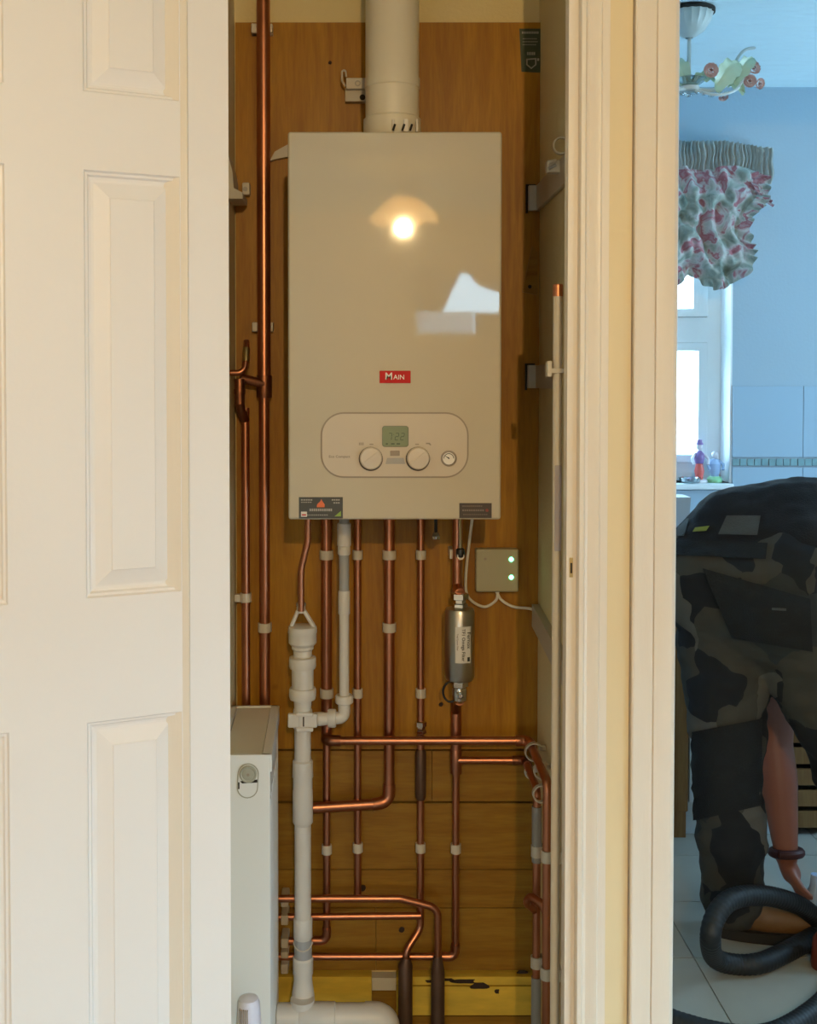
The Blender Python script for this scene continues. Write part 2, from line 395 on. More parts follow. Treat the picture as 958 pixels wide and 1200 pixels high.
def text(name, s, size, loc, m, parent, rot=None, depth=0.0004, fat=0.0, sx=1.0):
    cu = bpy.data.curves.new('t', 'FONT'); cu.body = s; cu.size = size; cu.align_x = 'CENTER'; cu.align_y = 'CENTER'
    cu.extrude = depth; cu.offset = fat; cu.resolution_u = 3
    ob = bpy.data.objects.new('t', cu); col.objects.link(ob)
    bpy.context.view_layer.update()
    me = bpy.data.meshes.new_from_object(ob.evaluated_get(bpy.context.evaluated_depsgraph_get()))
    bpy.data.objects.remove(ob)
    # text plane XY -> world XZ facing -Y
    base = Matrix(((1, 0, 0), (0, 0, -1), (0, 1, 0)))
    r_ = rot if rot is not None else Matrix.Identity(3)
    mb = MB(); vs = []
    for v in me.vertices: vs.append(Vector(loc) + r_ @ (base @ Vector((v.co.x * sx, v.co.y, v.co.z))))
    mb.add(vs, [list(p.vertices) for p in me.polygons])
    return mb.build(name, m, parent, smooth=False, fix=False)
def rrect(x0, z0, x1, z1, r, n=6):
    pts = []
    for cx_, cz_, a0 in ((x1 - r, z1 - r, 0), (x0 + r, z1 - r, 90), (x0 + r, z0 + r, 180), (x1 - r, z0 + r, 270)):
        for k in range(n + 1):
            a = R(a0 + 90 * k / n); pts.append((cx_ + r * math.cos(a), cz_ + r * math.sin(a)))
    return pts
def circ(cx_, cz_, r, n=24): return [(cx_ + r * math.cos(2 * math.pi * k / n), cz_ + r * math.sin(2 * math.pi * k / n)) for k in range(n)]

# ================================================================== SETTING
WY0, WY1 = 1.72, 1.85          # front partition wall
CEIL = 2.5
XL, XR = -0.271, 0.374         # cupboard inner walls
PANEL = 2.35                   # plywood face
KB = 4.0                       # kitchen back wall face
HD = 2.30                      # door heads
JX = 0.487                     # kitchen doorway left edge
def wallobj(name, boxes, m, label=None, bev=0):
    mb = MB()
    for b in boxes: mb.box(*b, bev=bev)
    return struct(mb.build(name, m, smooth=False, origin=(0, 0, 0)), label)
wallobj('floor', [(-1.5, -3.0, -0.1, 3.2, 4.3, 0.0)], 'grout', 'grey sub floor running through hall, cupboard and kitchen')
wallobj('ceiling', [(-1.5, -3.0, CEIL, 3.2, 4.3, CEIL + 0.1)], 'ceiling', 'white textured ceiling')
wallobj('wall_front', [(-1.4, WY0, 0, XL, WY1, CEIL), (XL, WY0, HD, JX, WY1, CEIL), (JX, WY0, HD, 1.30, WY1, CEIL), (1.30, WY0, 0, 1.8, WY1, CEIL)], 'wall_hall', 'hall wall around the cupboard and the kitchen doorway')
wallobj('wall_partition', [(XR, WY0 + 0.012, 0, JX - 0.015, 2.42, HD), (XR, WY1, HD, JX - 0.015, 2.42, CEIL)], 'wall_grey', 'grey-brown right side wall of the boiler cupboard')
wallobj('wall_cupboard_left', [(XL - 0.06, WY1, 0, XL, 2.42, CEIL)], 'wall_grey', 'narrow left side wall of the boiler cupboard')
wallobj('wall_cupboard_back', [(XL - 0.06, 2.366, 0, JX - 0.015, 2.46, CEIL)], 'wall_cream', 'cream plastered wall above the plywood in the boiler cupboard')
wallobj('wall_hall_left', [(-1.4, -2.8, 0, -1.3, WY0, CEIL)], 'wall_hall')
HY0, HY1, HZ0, HZ1 = -1.50, 0.85, 0.04, 0.98
wallobj('wall_hall_right', [(1.7, -2.8, 0, 1.8, HY0, CEIL), (1.7, HY1, 0, 1.8, WY0, CEIL), (1.7, HY0, 0, 1.8, HY1, HZ0), (1.7, HY0, HZ1, 1.8, HY1, CEIL)], 'wall_hall')
mb = MB(); mb.box(1.73, HY0, HZ0, 1.77, HY0 + .05, HZ1).box(1.73, HY1 - .05, HZ0, 1.77, HY1, HZ1).box(1.73, HY0 + .05, HZ0, 1.77, HY1 - .05, HZ0 + .05).box(1.73, HY0 + .05, HZ1 - .05, 1.77, HY1 - .05, HZ1).box(1.73, -.725, HZ0 + .05, 1.77, -.675, HZ1 - .05)
w5 = struct(mb.build('added_window_5', 'upvc', smooth=False), 'low glazed side panel added outside the frame for cool daylight')  # added glazing, sends cool daylight onto the lower door and cupboard
MB().box(1.747, HY0 + .05, HZ0 + .05, 1.753, -.725, HZ1 - .05).build('pane', 'glass', w5, smooth=False); MB().box(1.747, -.675, HZ0 + .05, 1.753, HY1 - .05, HZ1 - .05).build('pane', 'glass', w5, smooth=False)
GX0, GX1, GZ0, GZ1 = -1.27, -0.50, 0.08, 0.90
FX0, FX1, FZ0, FZ1 = 0.32, 1.10, 1.72, 2.14
wallobj('wall_hall_rear', [(-1.4, -2.9, 0, GX0, -2.8, CEIL), (GX0, -2.9, 0, GX1, -2.8, GZ0), (GX0, -2.9, GZ1, GX1, -2.8, CEIL), (GX1, -2.9, 0, FX0, -2.8, CEIL),
                           (FX0, -2.9, 0, FX1, -2.8, FZ0), (FX0, -2.9, FZ1, FX1, -2.8, CEIL), (FX1, -2.9, 0, 1.8, -2.8, CEIL)], 'wall_hall')
wallobj('wall_kitchen_left', [(0.36, 2.46, 0, JX - 0.015, KB, CEIL)], 'wall_kitchen')
# kitchen back wall with window hole
WX0, WX1, WZ0, WZ1 = 0.64, 1.330, Z(566, KB), 2.28
wallobj('wall_kitchen_back', [(0.36, KB, 0, WX0, KB + 0.2, CEIL), (WX1, KB, 0, 3.2, KB + 0.2, CEIL), (WX0, KB, 0, WX1, KB + 0.2, WZ0), (WX0, KB, WZ1, WX1, KB + 0.2, CEIL)], 'wall_kitchen', 'pale blue-lit kitchen wall beside the window')
SY0, SY1, SZ0, SZ1 = 2.4, 3.6, 0.95, 2.05
wallobj('wall_kitchen_right', [(3.0, WY1, 0, 3.1, SY0, CEIL), (3.0, SY1, 0, 3.1, KB, CEIL), (3.0, SY0, 0, 3.1, SY1, SZ0), (3.0, SY0, SZ1, 3.1, SY1, CEIL)], 'wall_kitchen')
wallobj('wall_kitchen_front', [(1.8, WY0, 0, 3.1, WY1, CEIL)], 'wall_kitchen')
o = MB().box(-1.3, -2.8, 0.0, 1.7, WY0, 0.010).build('floor_hall', 'carpet', smooth=False); struct(o, 'grey carpet of the hall')
o = MB().box(-12, -14, -0.2, 14, -3.05, -0.1).build('ground_front', 'ground', smooth=False); struct(o)
o = MB().box(-12, 4.35, -0.2, 14, 16, -0.1).build('ground_rear', 'ground', smooth=False); struct(o)

# hall windows (behind the camera; seen only as mirror images and light)
def window(name, x0, x1, z0, z1, yc, fw, label, bars=(), d=0.03):
    mb = MB()
    mb.box(x0, yc - d, z0, x0 + fw, yc + d, z1).box(x1 - fw, yc - d, z0, x1, yc + d, z1).box(x0 + fw, yc - d, z0, x1 - fw, yc + d, z0 + fw).box(x0 + fw, yc - d, z1 - fw, x1 - fw, yc + d, z1)
    for b in bars: mb.box(x0 + fw, yc - d, b - fw / 2, x1 - fw, yc + d, b + fw / 2)
    o = struct(mb.build(name, 'upvc', smooth=False), label)
    zs = [z0 + fw] + [q for b in bars for q in (b - fw / 2, b + fw / 2)] + [z1 - fw]
    for i in range(0, len(zs), 2):
        MB().box(x0 + fw, yc - 0.003, zs[i], x1 - fw, yc + 0.003, zs[i + 1]).build('pane', 'glass', o, smooth=False)
    return o
w2 = window('added_window_2', GX0, GX1, GZ0, GZ1, -2.85, 0.05, 'glazed panel added behind the camera, kept low to shape the daylight', bars=())  # added panel, cut low so its daylight stays near the floor
w3 = window('window_3', FX0, FX1, FZ0, FZ1, -2.85, 0.02, 'small high window behind the camera, mirrored in the boiler front')
MB().box(FX0 + 0.02, -2.845, FZ0 + 0.02, 0.69, -2.838, 1.88).build('frosted_pane', 'frosted', w3, smooth=False)
mb = MB().prism([(FX0, 1.88), (0.50, 1.88), (0.62, FZ1), (FX0, FZ1)], -2.838, -2.815, 'y').prism([(0.64, FZ1), (0.72, 2.04), (0.85, 2.0), (FX1, 2.02), (FX1, FZ1)], -2.838, -2.815, 'y').box(0.70, -2.838, FZ0, FX1, -2.815, 1.87)
o = mb.build('window_mask', mat('dark_beige_mask', (0.35, 0.28, 0.2), 0.9), smooth=False); tag(o, 'added beige panels masking the small window to shape its mirror image', 'curtain')  # unseen panels covering parts of the opening to shape its reflection
# unseen kitchen side window, added for more daylight
mb = MB(); x0, x1 = 3.03, 3.07
mb.box(x0, SY0, SZ0, x1, SY0 + 0.05, SZ1).box(x0, SY1 - 0.05, SZ0, x1, SY1, SZ1).box(x0, SY0, SZ0, x1, SY1, SZ0 + 0.05).box(x0, SY0, SZ1 - 0.05, x1, SY1, SZ1)
o = struct(mb.build('added_window_4', 'upvc', smooth=False), 'kitchen side window added outside the frame for more daylight'); MB().box(3.047, SY0 + .05, SZ0 + .05, 3.053, SY1 - .05, SZ1 - .05).build('pane', 'glass', o, smooth=False)

# ---------------- kitchen main window (window_1)
FY = 4.145
mb = MB(); 
def fbox(p0, q0, p1, q1, y0, y1, b=0.004): mb.box(X(p0, FY), y0, Z(q1, FY), X(p1, FY), y1, Z(q0, FY), bev=b)
xo0, xo1 = WX0, WX1; 
tz0, tz1 = Z(402, FY), Z(372, FY)
mb.box(xo1 - 0.055, FY - 0.035, WZ0, xo1, FY + 0.035, WZ1, bev=0.004); mb.box(xo0, FY - 0.035, WZ0, xo0 + 0.055, FY + 0.035, WZ1, bev=0.004)
mb.box(xo0 + .05, FY - 0.035, WZ1 - 0.05, xo1 - .05, FY + 0.035, WZ1, bev=0.004); mb.box(xo0 + .05, FY - 0.035, WZ0, xo1 - .05, FY + 0.035, Z(540, FY), bev=0.004)
mb.box(xo0 + .05, FY - 0.035, tz0, xo1 - .05, FY + 0.035, tz1, bev=0.004)
win1 = struct(mb.build('window_1', 'upvc'), 'white kitchen window with a top light over a tall pane')
sx1 = xo1 - 0.055
for (a, b, nm) in ((Z(541, FY), tz0, 'sash'), (tz1, WZ1 - 0.05, 'sash')):
    m2 = MB(); sw = 0.034 if a < tz0 - .01 else 0.055
    i0, i1 = xo0 + 0.055, sx1
    m2.box(i1 - sw, FY - 0.05, a, i1, FY, b, bev=.003).box(i0, FY - 0.05, a, i0 + sw, FY, b, bev=.003).box(i0 + sw - .005, FY - 0.05, a, i1 - sw + .005, FY, a + 0.03, bev=.003).box(i0 + sw - .005, FY - 0.05, b - 0.03, i1 - sw + .005, FY, b, bev=.003)
    s_ = m2.build('sash', 'upvc', win1)
    MB().box(i0 + sw, FY - 0.02, a + 0.03, i1 - sw, FY - 0.014, b - 0.03).build('pane', 'glass', s_, smooth=False)
for xa_, xb_ in ((WX1 - .004, WX1 + .003), (WX0 - .003, WX0 + .004)):
    struct(MB().box(xa_, KB - .0005, WZ0 + .001, xb_, FY - .036, WZ1 - .001).build('trim_11', 'bright_reveal', smooth=False), 'side reveal of the kitchen window, whitened to look brightly lit')  # near-white lining puts the strong window light into its colour
o = MB().box(WX0 - 0.02, KB - 0.03, WZ0 - 0.022, WX1 + 0.005, KB + 0.11, WZ0, bev=0.006).build('trim_5', 'upvc'); struct(o, 'white window sill carrying the ornaments')

# wall tiles right of the window and below it, mosaic border
def tiles(name, x0, x1, zs, step, yface, th, m, gap, label):
    root = struct(MB().box(x0, yface - th * 0.45, zs[0][0], x1, yface, zs[-1][1]).build(name, 'grout_pale', smooth=False), label)
    for (z0, z1) in zs:
        x = x1
        n = max(1, round((x1 - x0) / step)); st = (x1 - x0) / n
        for k in range(n):
            a = x0 + k * st + gap / 2; b = x0 + (k + 1) * st - gap / 2
            mm = MB().box(a, yface - th, z0 + gap / 2, b, yface - th * 0.3, z1 - gap / 2, bev=min(.0015, gap))
            mm.build('tile', m, root)
    return root
tx0, tx1 = WX1 + 0.004, 2.35
tiles('wall_tiles_upper', tx0, tx1, [(Z(536, KB), Z(452, KB))], 0.255, KB, 0.009, 'tile_wall', 0.0022, 'pale large wall tiles right of the kitchen window')
tiles('wall_tiles_border', tx0, tx1, [(Z(546, KB), Z(537, KB))], 0.0262, KB, 0.010, 'tile_mosaic', 0.003, 'row of small grey-green mosaic tiles')
tiles('wall_tiles_lower', tx0, tx1, [(0.902, Z(547, KB))], 0.255, KB, 0.009, 'tile_wall', 0.0022, 'pale wall tiles under the mosaic row')
tiles('wall_tiles_sill', 0.49, tx0, [(0.902, WZ0 - 0.024)], 0.255, KB, 0.008, 'tile_wall', 0.0022, 'pale wall tiles under the window sill')
# kitchen floor tiles
root = struct(MB().box(0.36, WY1 - 0.13, 0.0, 3.0, KB, 0.002).build('floor_kitchen', 'grout', smooth=False), 'kitchen floor of large cream vinyl tiles')
sh = None
for i in range(-1, 5):
    for j in range(-3, 5):
        x0 = 0.83 + i * 0.3; y0 = 2.74 + j * 0.3
        if y0 + .3 < WY0 + 0.02: continue
        ya = max(y0, WY0)
        MB().box(max(x0, .487) + .0015, ya + .0015, 0.0015, x0 + .2985, min(y0 + .2985, KB), 0.006, bev=0.001).build('floor_tile', 'tile_floor', root)
# ================================================================== TRIM round the openings
# profile points (px at y=50..., relief toward camera)
def xp(px): return (px - CX) * (WY0 / F) * 1.006
def trim(name, prof, m, z0=0.0, z1=HD, label=None, yb=WY0 + 0.005):
    poly = [(x, WY0 - d) for x, d in prof] + [(prof[-1][0], yb), (prof[0][0], yb)]
    return struct(MB().prism(poly, z0, z1).build(name, m, angle=25), label)
Xa = 0.3165
def TX(px): return Xa + (px - 664) * .001323
def tprof(pts): return [(TX(p), d) for p, d in pts]
trim('trim_1', tprof([(664, 0), (664.4, .004), (671.6, .004), (672, 0)]), 'gloss_cream', label='edge of the cupboard door lining', yb=WY0 + 0.022)
o = MB().box(TX(671), WY0 - .001, 0, XR + .002, WY0 + 0.022, HD).build('trim_8', 'gloss_cream', smooth=False); struct(o, 'right jamb of the boiler cupboard')
trim('trim_2', tprof([(676, 0), (676.2, .015), (677.5, .018), (682, .018), (683.5, .015), (685, .0095), (688, .0085), (693, .0105), (698, .0135), (700.8, .0135), (701.6, .0105), (703, .009), (711.5, .009), (712.5, 0)]), 'gloss_cream', label='moulded cream architrave of the boiler cupboard')
o = MB().box(TX(711), WY0 - .006, 0, TX(738.3), WY0 + .01, HD).build('trim_3', 'ochre_wall', smooth=False); struct(o, 'yellowed flat strip between the two architraves')
trim('trim_4', tprof([(739.6, 0), (739.8, .0165), (741.5, .018), (745, .018), (751, .0165), (758, .0175), (763.6, .0165), (764.6, .0135), (765.6, .0165), (777, .0175), (786, .0165), (790, .013), (792, .008), (792.6, 0)]), 'gloss_cream', label='moulded cream architrave of the kitchen doorway')
JXX = TX(790.5)
o = MB().box(TX(712), WY0 + .001, 0, JXX - .003, WY1 + .02, HD).build('trim_6', 'gloss_cream', smooth=False); struct(o, 'left jamb of the kitchen doorway')
struct(MB().box(XL - .06, WY0 - .016, 0, XL + 0.004, WY0 + .002, HD, bev=.003).build('trim_7', 'gloss_cream'), 'left architrave of the boiler cupboard behind the open door')
struct(MB().box(XL - .001, WY0 - .002, 0, XL + .018, WY0 + .06, HD).build('trim_9', 'gloss_cream'), 'left jamb of the boiler cupboard')
# strike plate
sp = thing('strike_plate', 'small dark metal latch keep let into the cupboard door frame', 'strike plate', P(670, 664, WY0 - .01))
xs = TX(670)
MB().box(xs - .0030, WY0 - .0055, Z(676, WY0), xs + .0026, WY0 - .0038, Z(653, WY0), bev=.0006).build('plate', 'brass', sp)
MB().box(xs - .0015, WY0 - .0062, Z(671, WY0), xs + .0012, WY0 - .0053, Z(659, WY0)).build('latch_hole', 'dark', sp, smooth=False)

# ================================================================== CUPBOARD DOOR (door_1)
AL = R(24); Xh, Yh = -0.2085, 1.735
def D(s, z, d=0.0):   # s from hinge edge leftward; d proud of face toward camera
    n = Vector((math.sin(AL), -math.cos(AL), 0))  # face normal toward camera
    return Vector((Xh - s * math.cos(AL), Yh - s * math.sin(AL), z)) + n * d
def dslab(mb, s0, s1, z0, z1, d0, d1):
    vs = [D(s, z, d) for s in (s0, s1) for z in (z0, z1) for d in (d0, d1)]
    mb.add(vs, [(0, 1, 3, 2), (4, 6, 7, 5), (0, 4, 5, 1), (2, 3, 7, 6), (0, 2, 6, 4), (1, 5, 7, 3)])
DW = 0.56; DT = -0.035
cols = [(0.0775, 0.2225), (0.334, 0.479)]
zc = Y_c = 1.69
rows = [(0.22, Z(840, 1.675)), (Z(697, 1.675), Z(203, 1.675)), (Z(113, 1.675), 2.16)]
mb = MB()
dslab(mb, 0.0, cols[0][0], 0.01, 2.27, DT, 0); dslab(mb, cols[0][1], cols[1][0], 0.01, 2.27, DT, 0); dslab(mb, cols[1][1], DW, 0.01, 2.27, DT, 0)
for c0, c1 in cols:
    zz = [0.01] + [q for r_ in rows for q in r_] + [2.27]
    for i in range(0, len(zz), 2): dslab(mb, c0, c1, zz[i], zz[i + 1], DT, 0)
    for r0, r1 in rows: dslab(mb, c0, c1, r0, r1, DT, DT + .005)
door = struct(mb.build('door_1', 'gloss_white', smooth=False, origin=D(0, 0.01)), 'white six-panel cupboard door standing open on the left')
rings = [(0, 0), (.0025, -.0045), (.006, -.005), (.0085, -.0095), (.0125, -.0105), (.016, -.0105), (.0385, -.0035), (.0400, -.0022)]
for c0, c1 in cols:
    for r0, r1 in rows:
        mb = MB(); vs = []; fs = []
        for k, (q, d) in enumerate(rings):
            vs += [D(c0 + q, r0 + q, d), D(c1 - q, r0 + q, d), D(c1 - q, r1 - q, d), D(c0 + q, r1 - q, d)]
            if k:
                for j in range(4): fs.append(((k - 1) * 4 + j, (k - 1) * 4 + (j + 1) % 4, k * 4 + (j + 1) % 4, k * 4 + j))
        k = len(rings) - 1; fs.append((k * 4, k * 4 + 1, k * 4 + 2, k * 4 + 3))
        mb.add(vs, fs); p_ = mb.build('panel', 'gloss_white', door, smooth=False)

# ================================================================== BACK PANELS
PB = 2.3655
def panelpiece(name, x0, y0, x1, y1, m, off=0.0, parent=None):
    g = 0.0004
    return MB().box(X(x0, PANEL) + g, PANEL - off, Z(y1, PANEL) + g, X(x1, PANEL) - g, PB, Z(y0, PANEL) - g, bev=.0005).build(name, m, parent)
XLp = CX + (XL + 0.004) / PANEL * F; XRp = CX + (XR) / PANEL * F
ob = panelpiece('trim_10', XLp, 26, XRp, 878, 'ply'); struct(ob, 'tall varnished plywood back board behind the boiler')
lower = thing('plywood_boarding', 'lower plywood boards behind the pipe runs, laid with horizontal grain', 'boarding', (0, PANEL, Z(1137, PANEL)))
for (a, b_, c_, d_, off) in ((XLp, 880, 507, 939, 0.0), (507, 880, XRp, 939, .001), (XLp, 941, XRp, 1018.5, .0012), (XLp, 1019, XRp, 1063.5, .001), (XLp, 1064, 441, 1137, .0012), (441, 1064, XRp, 1137, .001)):
    panelpiece('board', a, b_, c_, d_, 'ply_h', off, lower)
timb = thing('timber_packing', 'yellow treated timber noggins along the foot of the cupboard back wall', 'timber', (0, PANEL, Z(1195, PANEL)))
def tb(nm, x0, y0, x1, y1, m, off): return panelpiece(nm, x0, y0, x1, y1, m, off, timb)
o = tb('board', XLp, 1141, 436, 1182, 'timber_yellow', .012)
o = tb('board', 436, 1143, 465, 1158, 'timber_pale', .010); o['label'] = 'short pale offcut'
o = tb('board', 436, 1160, 465, 1186, 'ply_h', .004); o['label'] = 'brown offcut under the pale one'
o = tb('board', 465, 1141, XRp - 4, 1151, 'timber_yellow', .012)
o = tb('board', 465, 1153, XRp - 4, 1187, 'timber_yellow', .010)
o = tb('board', XLp, 1189, XRp, 1238, 'ply_h', .006)
for (cx_, cy_, rx, ry) in ((545, 1150, 14, 3.2), (562, 1155, 10, 5), (525, 1148, 8, 2), (583, 1162, 2.5, 3), (612, 1139, 6, 2.5), (503, 1150, 4, 2)):
    c = P(cx_, cy_, PANEL - .0125); MB().prism([(c.x + rx * MM(PANEL) * math.cos(a) * (1 + .3 * math.sin(3 * a + cx_)), c.z + ry * MM(PANEL) * math.sin(a) * (1 + .3 * math.cos(2 * a))) for a in [2 * math.pi * k / 18 for k in range(18)]], PANEL - .0135, PANEL - .011, 'y').build('damp_stain', 'dark_stain', timb, smooth=False)
# wedge patch + knots
for cx_, cy_, r_ in ((425, 1041, 4), (471, 1090, 3.4), (517, 826, 2.4), (387, 73, 2)):
    c = P(cx_, cy_, PANEL - .004); MB().prism([(c.x + r_ * MM(PANEL) * math.cos(a) * (1 + .12 * math.sin(2 * a)), c.z + r_ * .95 * MM(PANEL) * math.sin(a)) for a in [2 * math.pi * k / 14 for k in range(14)]], PANEL - .0036, PANEL + .001, 'y').build('knot', 'dark_stain', lower, smooth=False)
wedge = MB().prism([(P(612, 340, PANEL).x, P(612, 342, PANEL).z), (P(630, 346, PANEL).x, P(630, 346, PANEL).z), (P(630, 300, PANEL).x, P(630, 296, PANEL).z), (P(624, 290, PANEL).x, P(624, 288, PANEL).z)], PANEL - .0025, PANEL + .002, 'y').build('wood_patch', 'ply_h', smooth=False)
tag(wedge, 'pale wedge-shaped wood patch on the plywood right of the boiler', 'wood patch')
WL[wedge.name] = wedge.location.copy()
c = P(621, 336, PANEL); MB().lathe((c.x, PANEL - .004, c.z), [(.002, 0), (.004, .001), (.004, .002)], (0, 1, 0), 12).build('screw', 'dark', wedge)

# ================================================================== BOILER
BY = 2.04
bx0, bx1 = X(337.6, BY, 380), X(588.3, BY, 380); bz0, bz1 = Z(609, BY), Z(154, BY)
boil = thing('combi_boiler', 'white wall-hung combi boiler with red badge, dials and green display', 'boiler', ((bx0 + bx1) / 2, 2.19, bz0))
MB().box(bx0 + .006, BY + .022, bz0 + .004, bx1 - .006, 2.349, bz1 - .004, bev=.004).build('casing', 'boiler', boil)
MB().box(bx0, BY, bz0, bx1, BY + .0215, bz1, bev=.005, seg=3).build('front_cover', 'boiler', boil)
def bp(px, py): return P(px, py, BY)
# control panel
a_ = bp(376, 560); c_ = bp(549.5, 483); r_ = 34 * MM(BY)
outer = rrect(a_.x, a_.z, c_.x, c_.z, r_ * .8, 10); inn = rrect(a_.x + .003, a_.z + .003, c_.x - .003, c_.z - .003, r_ * .8 - .003, 10)
mb = MB().ringprism(outer, inn, BY - .0012, BY + .001)
MBcp = MB().prism(rrect(a_.x + .003, a_.z + .003, c_.x - .003, c_.z - .003, r_ * .8 - .003, 10), BY - .0035, BY + .0005, 'y')
cp = MBcp.build('control_panel', 'panel', boil, angle=30)
mb.build('panel_surround', 'trim', cp, smooth=False)
y0 = BY - .0035
i0, i1 = bp(418, 553), bp(510, 490)
MB().ringprism(rrect(i0.x, i0.z, i1.x, i1.z, .012), rrect(i0.x + .0008, i0.z + .0008, i1.x - .0008, i1.z - .0008, .0112), y0 - .0004, y0 + .0005).build('inner_bead', 'panel', cp, smooth=False)
a_, c_ = bp(448, 523.5), bp(479, 499)
dsp = MB().ringprism(rrect(a_.x, a_.z, c_.x, c_.z, .005), rrect(a_.x + .0012, a_.z + .0012, c_.x - .0012, c_.z - .0012, .004), y0 - .002, y0 + .001).build('display_bezel', mat('display_bezel_green', (0.15, 0.17, 0.11), .4), cp, smooth=False)
MB().prism(rrect(a_.x + .001, a_.z + .001, c_.x - .001, c_.z - .001, .004), y0 - .0010, y0 + .001, 'y').build('display', 'lcd', cp, smooth=False)
SEG = {'7': 'abc', '2': 'abged', ':': ''}
def digit(mb, ch, x, z, w_, h, yy):
    t = .0011; sl = .12
    g = {'a': (0, h, w_, h), 'b': (w_, h / 2, w_, h), 'c': (w_, 0, w_, h / 2), 'd': (0, 0, w_, 0), 'e': (0, 0, 0, h / 2), 'f': (0, h / 2, 0, h), 'g': (0, h / 2, w_, h / 2)}
    for k in SEG[ch]:
        xa, za, xb, zb = g[k]
        if za == zb: pts = [(xa + t * .3, za - t / 2), (xb - t * .3, za - t / 2), (xb - t * .3, za + t / 2), (xa + t * .3, za + t / 2)]
        else: pts = [(xa - t / 2, za + t * .3), (xa + t / 2, za + t * .3), (xa + t / 2, zb - t * .3), (xa - t / 2, zb - t * .3)]
        mb.prism([(x + q + sl * z_, z + z_) for q, z_ in pts], yy - .0003, yy, 'y')
mb = MB(); yy = y0 - .0010
for ch, px in (('7', 455), ('2', 463), ('2', 469.5)):
    q = bp(px, 515.5); digit(mb, ch, q.x, q.z, .0058, .0125, yy)
for px in (453.5, 460.5, 467):
    q = bp(px, 520); mb.box(q.x - .0018 * (1 if px < 455 else 1.8), yy - .0003, q.z - .0012, q.x + .0018 * (1 if px < 455 else 1.8), yy, q.z + .0012)
q = bp(461.6, 509); mb.box(q.x - .0006, yy - .0003, q.z - .0006, q.x + .0006, yy, q.z + .0006)
mb.build('display_digits', 'lcd_digit', cp, smooth=False)
for px in (435, 490):
    c = bp(px, 536.5)
    MB().lathe((c.x - .0004, y0 + .0005, c.z - .0016), [(.0222, 0), (.0222, -.0025), (.0212, -.003)], (0, 1, 0), 32).build('dial_ring', 'dial_shade', cp)  # dark brown ring set low as painted shade under the knob
    kb = MB().lathe((c.x, y0 - .002, c.z), [(.0205, 0), (.0205, -.011), (.0185, -.0135), (.010, -.0142), (0, -.0143)], (0, 1, 0), 32)
    a = R(38); dx, dz = math.cos(a), math.sin(a)
    pts = [(c.x + dx * t + -dz * s_, c.z + dz * t + dx * s_) for t, s_ in ((-.017, -.0025), (.017, -.0025), (.017, .0025), (-.017, .0025))]
    kb.prism(pts, y0 - .0200, y0 - .0150, 'y')
    kb.build('knob', 'knob', cp)
c = bp(526, 537)
MB().lathe((c.x, y0 + .0005, c.z), [(.0148, 0), (.0148, -.0035), (.0125, -.0040), (.0118, -.0020), (0, -.0018)], (0, 1, 0), 28).build('gauge_bezel', 'trim', cp)
g_ = MB().lathe((c.x, y0 - .0016, c.z), [(.0112, 0), (.0112, -.0006), (0, -.0006)], (0, 1, 0), 24).build('pressure_gauge', 'offwhite', cp)
mb = MB().prism([(c.x + .001, c.z - .0018), (c.x + .001, c.z + .0012), (c.x - .0085, c.z + .0058)], y0 - .0028, y0 - .0022, 'y')
mb.ringprism([(c.x + .0095 * math.cos(R(a)), c.z + .0095 * math.sin(R(a))) for a in range(0, 181, 12)], [(c.x + .0083 * math.cos(R(a)), c.z + .0083 * math.sin(R(a))) for a in range(0, 181, 12)], y0 - .0026, y0 - .0022)
mb.build('gauge_needle', 'dark', cp, smooth=False)
a_, c_ = bp(457.5, 534), bp(468.5, 528); MB().box(a_.x, y0 - .0018, a_.z, c_.x, y0 + .0005, c_.z, bev=.0008).build('button', 'trim', cp)
a_, c_ = bp(452, 543.5), bp(475, 536.5)
mb = MB().prism([(a_.x, a_.z), (c_.x, a_.z), (c_.x - .003, c_.z), (a_.x + .003, c_.z)], y0 - .0012, y0 + .0005, 'y'); mb.build('button_bar', 'grey', cp, smooth=False)
# small symbols above dials
mb = MB()
q = bp(423.5, 520)
for k in range(4): mb.box(q.x - .004 + k * .0024, y0 - .0004, q.z - .0025, q.x - .0026 + k * .0024, y0 + .0002, q.z + .0025)
o = mb.build('dial_symbol', 'trim', cp, smooth=False)
mb = MB(); q = bp(502.5, 520); mb.prism([(q.x - .005, q.z + .002), (q.x + .002, q.z + .002), (q.x + .005, q.z - .002), (q.x + .003, q.z - .003), (q.x, q.z - .0005), (q.x - .005, q.z - .0005)], y0 - .0004, y0 + .0002, 'y')
mb.build('dial_symbol', 'trim', cp, smooth=False)
for px in (435.5, 489): q = bp(px, 520.5); MB().box(q.x - .0035, y0 - .0004, q.z - .0009, q.x + .0035, y0 + .0002, q.z + .0009).build('dial_mark', 'trim', cp, smooth=False)
q = bp(398, 535); text('lettering', 'Eco Compact', .0062, (q.x, y0 - .0003, q.z), M['trim'], cp, fat=.00015, sx=1.15)
# badge
a_, c_ = bp(445, 449), bp(481.5, 434.5)
bd = MB().box(a_.x, BY - .003, a_.z, c_.x, BY + .001, c_.z, bev=.001).build('badge', 'red', boil)
q = bp(459, 441.8); text('lettering', 'M', .0185, (q.x - .005, BY - .0034, q.z + .0008), M['offwhite'], bd, fat=.0002)
text('lettering', 'AIN', .0122, (q.x + .0138, BY - .0034, q.z - .0006), M['offwhite'], bd, fat=.0001)
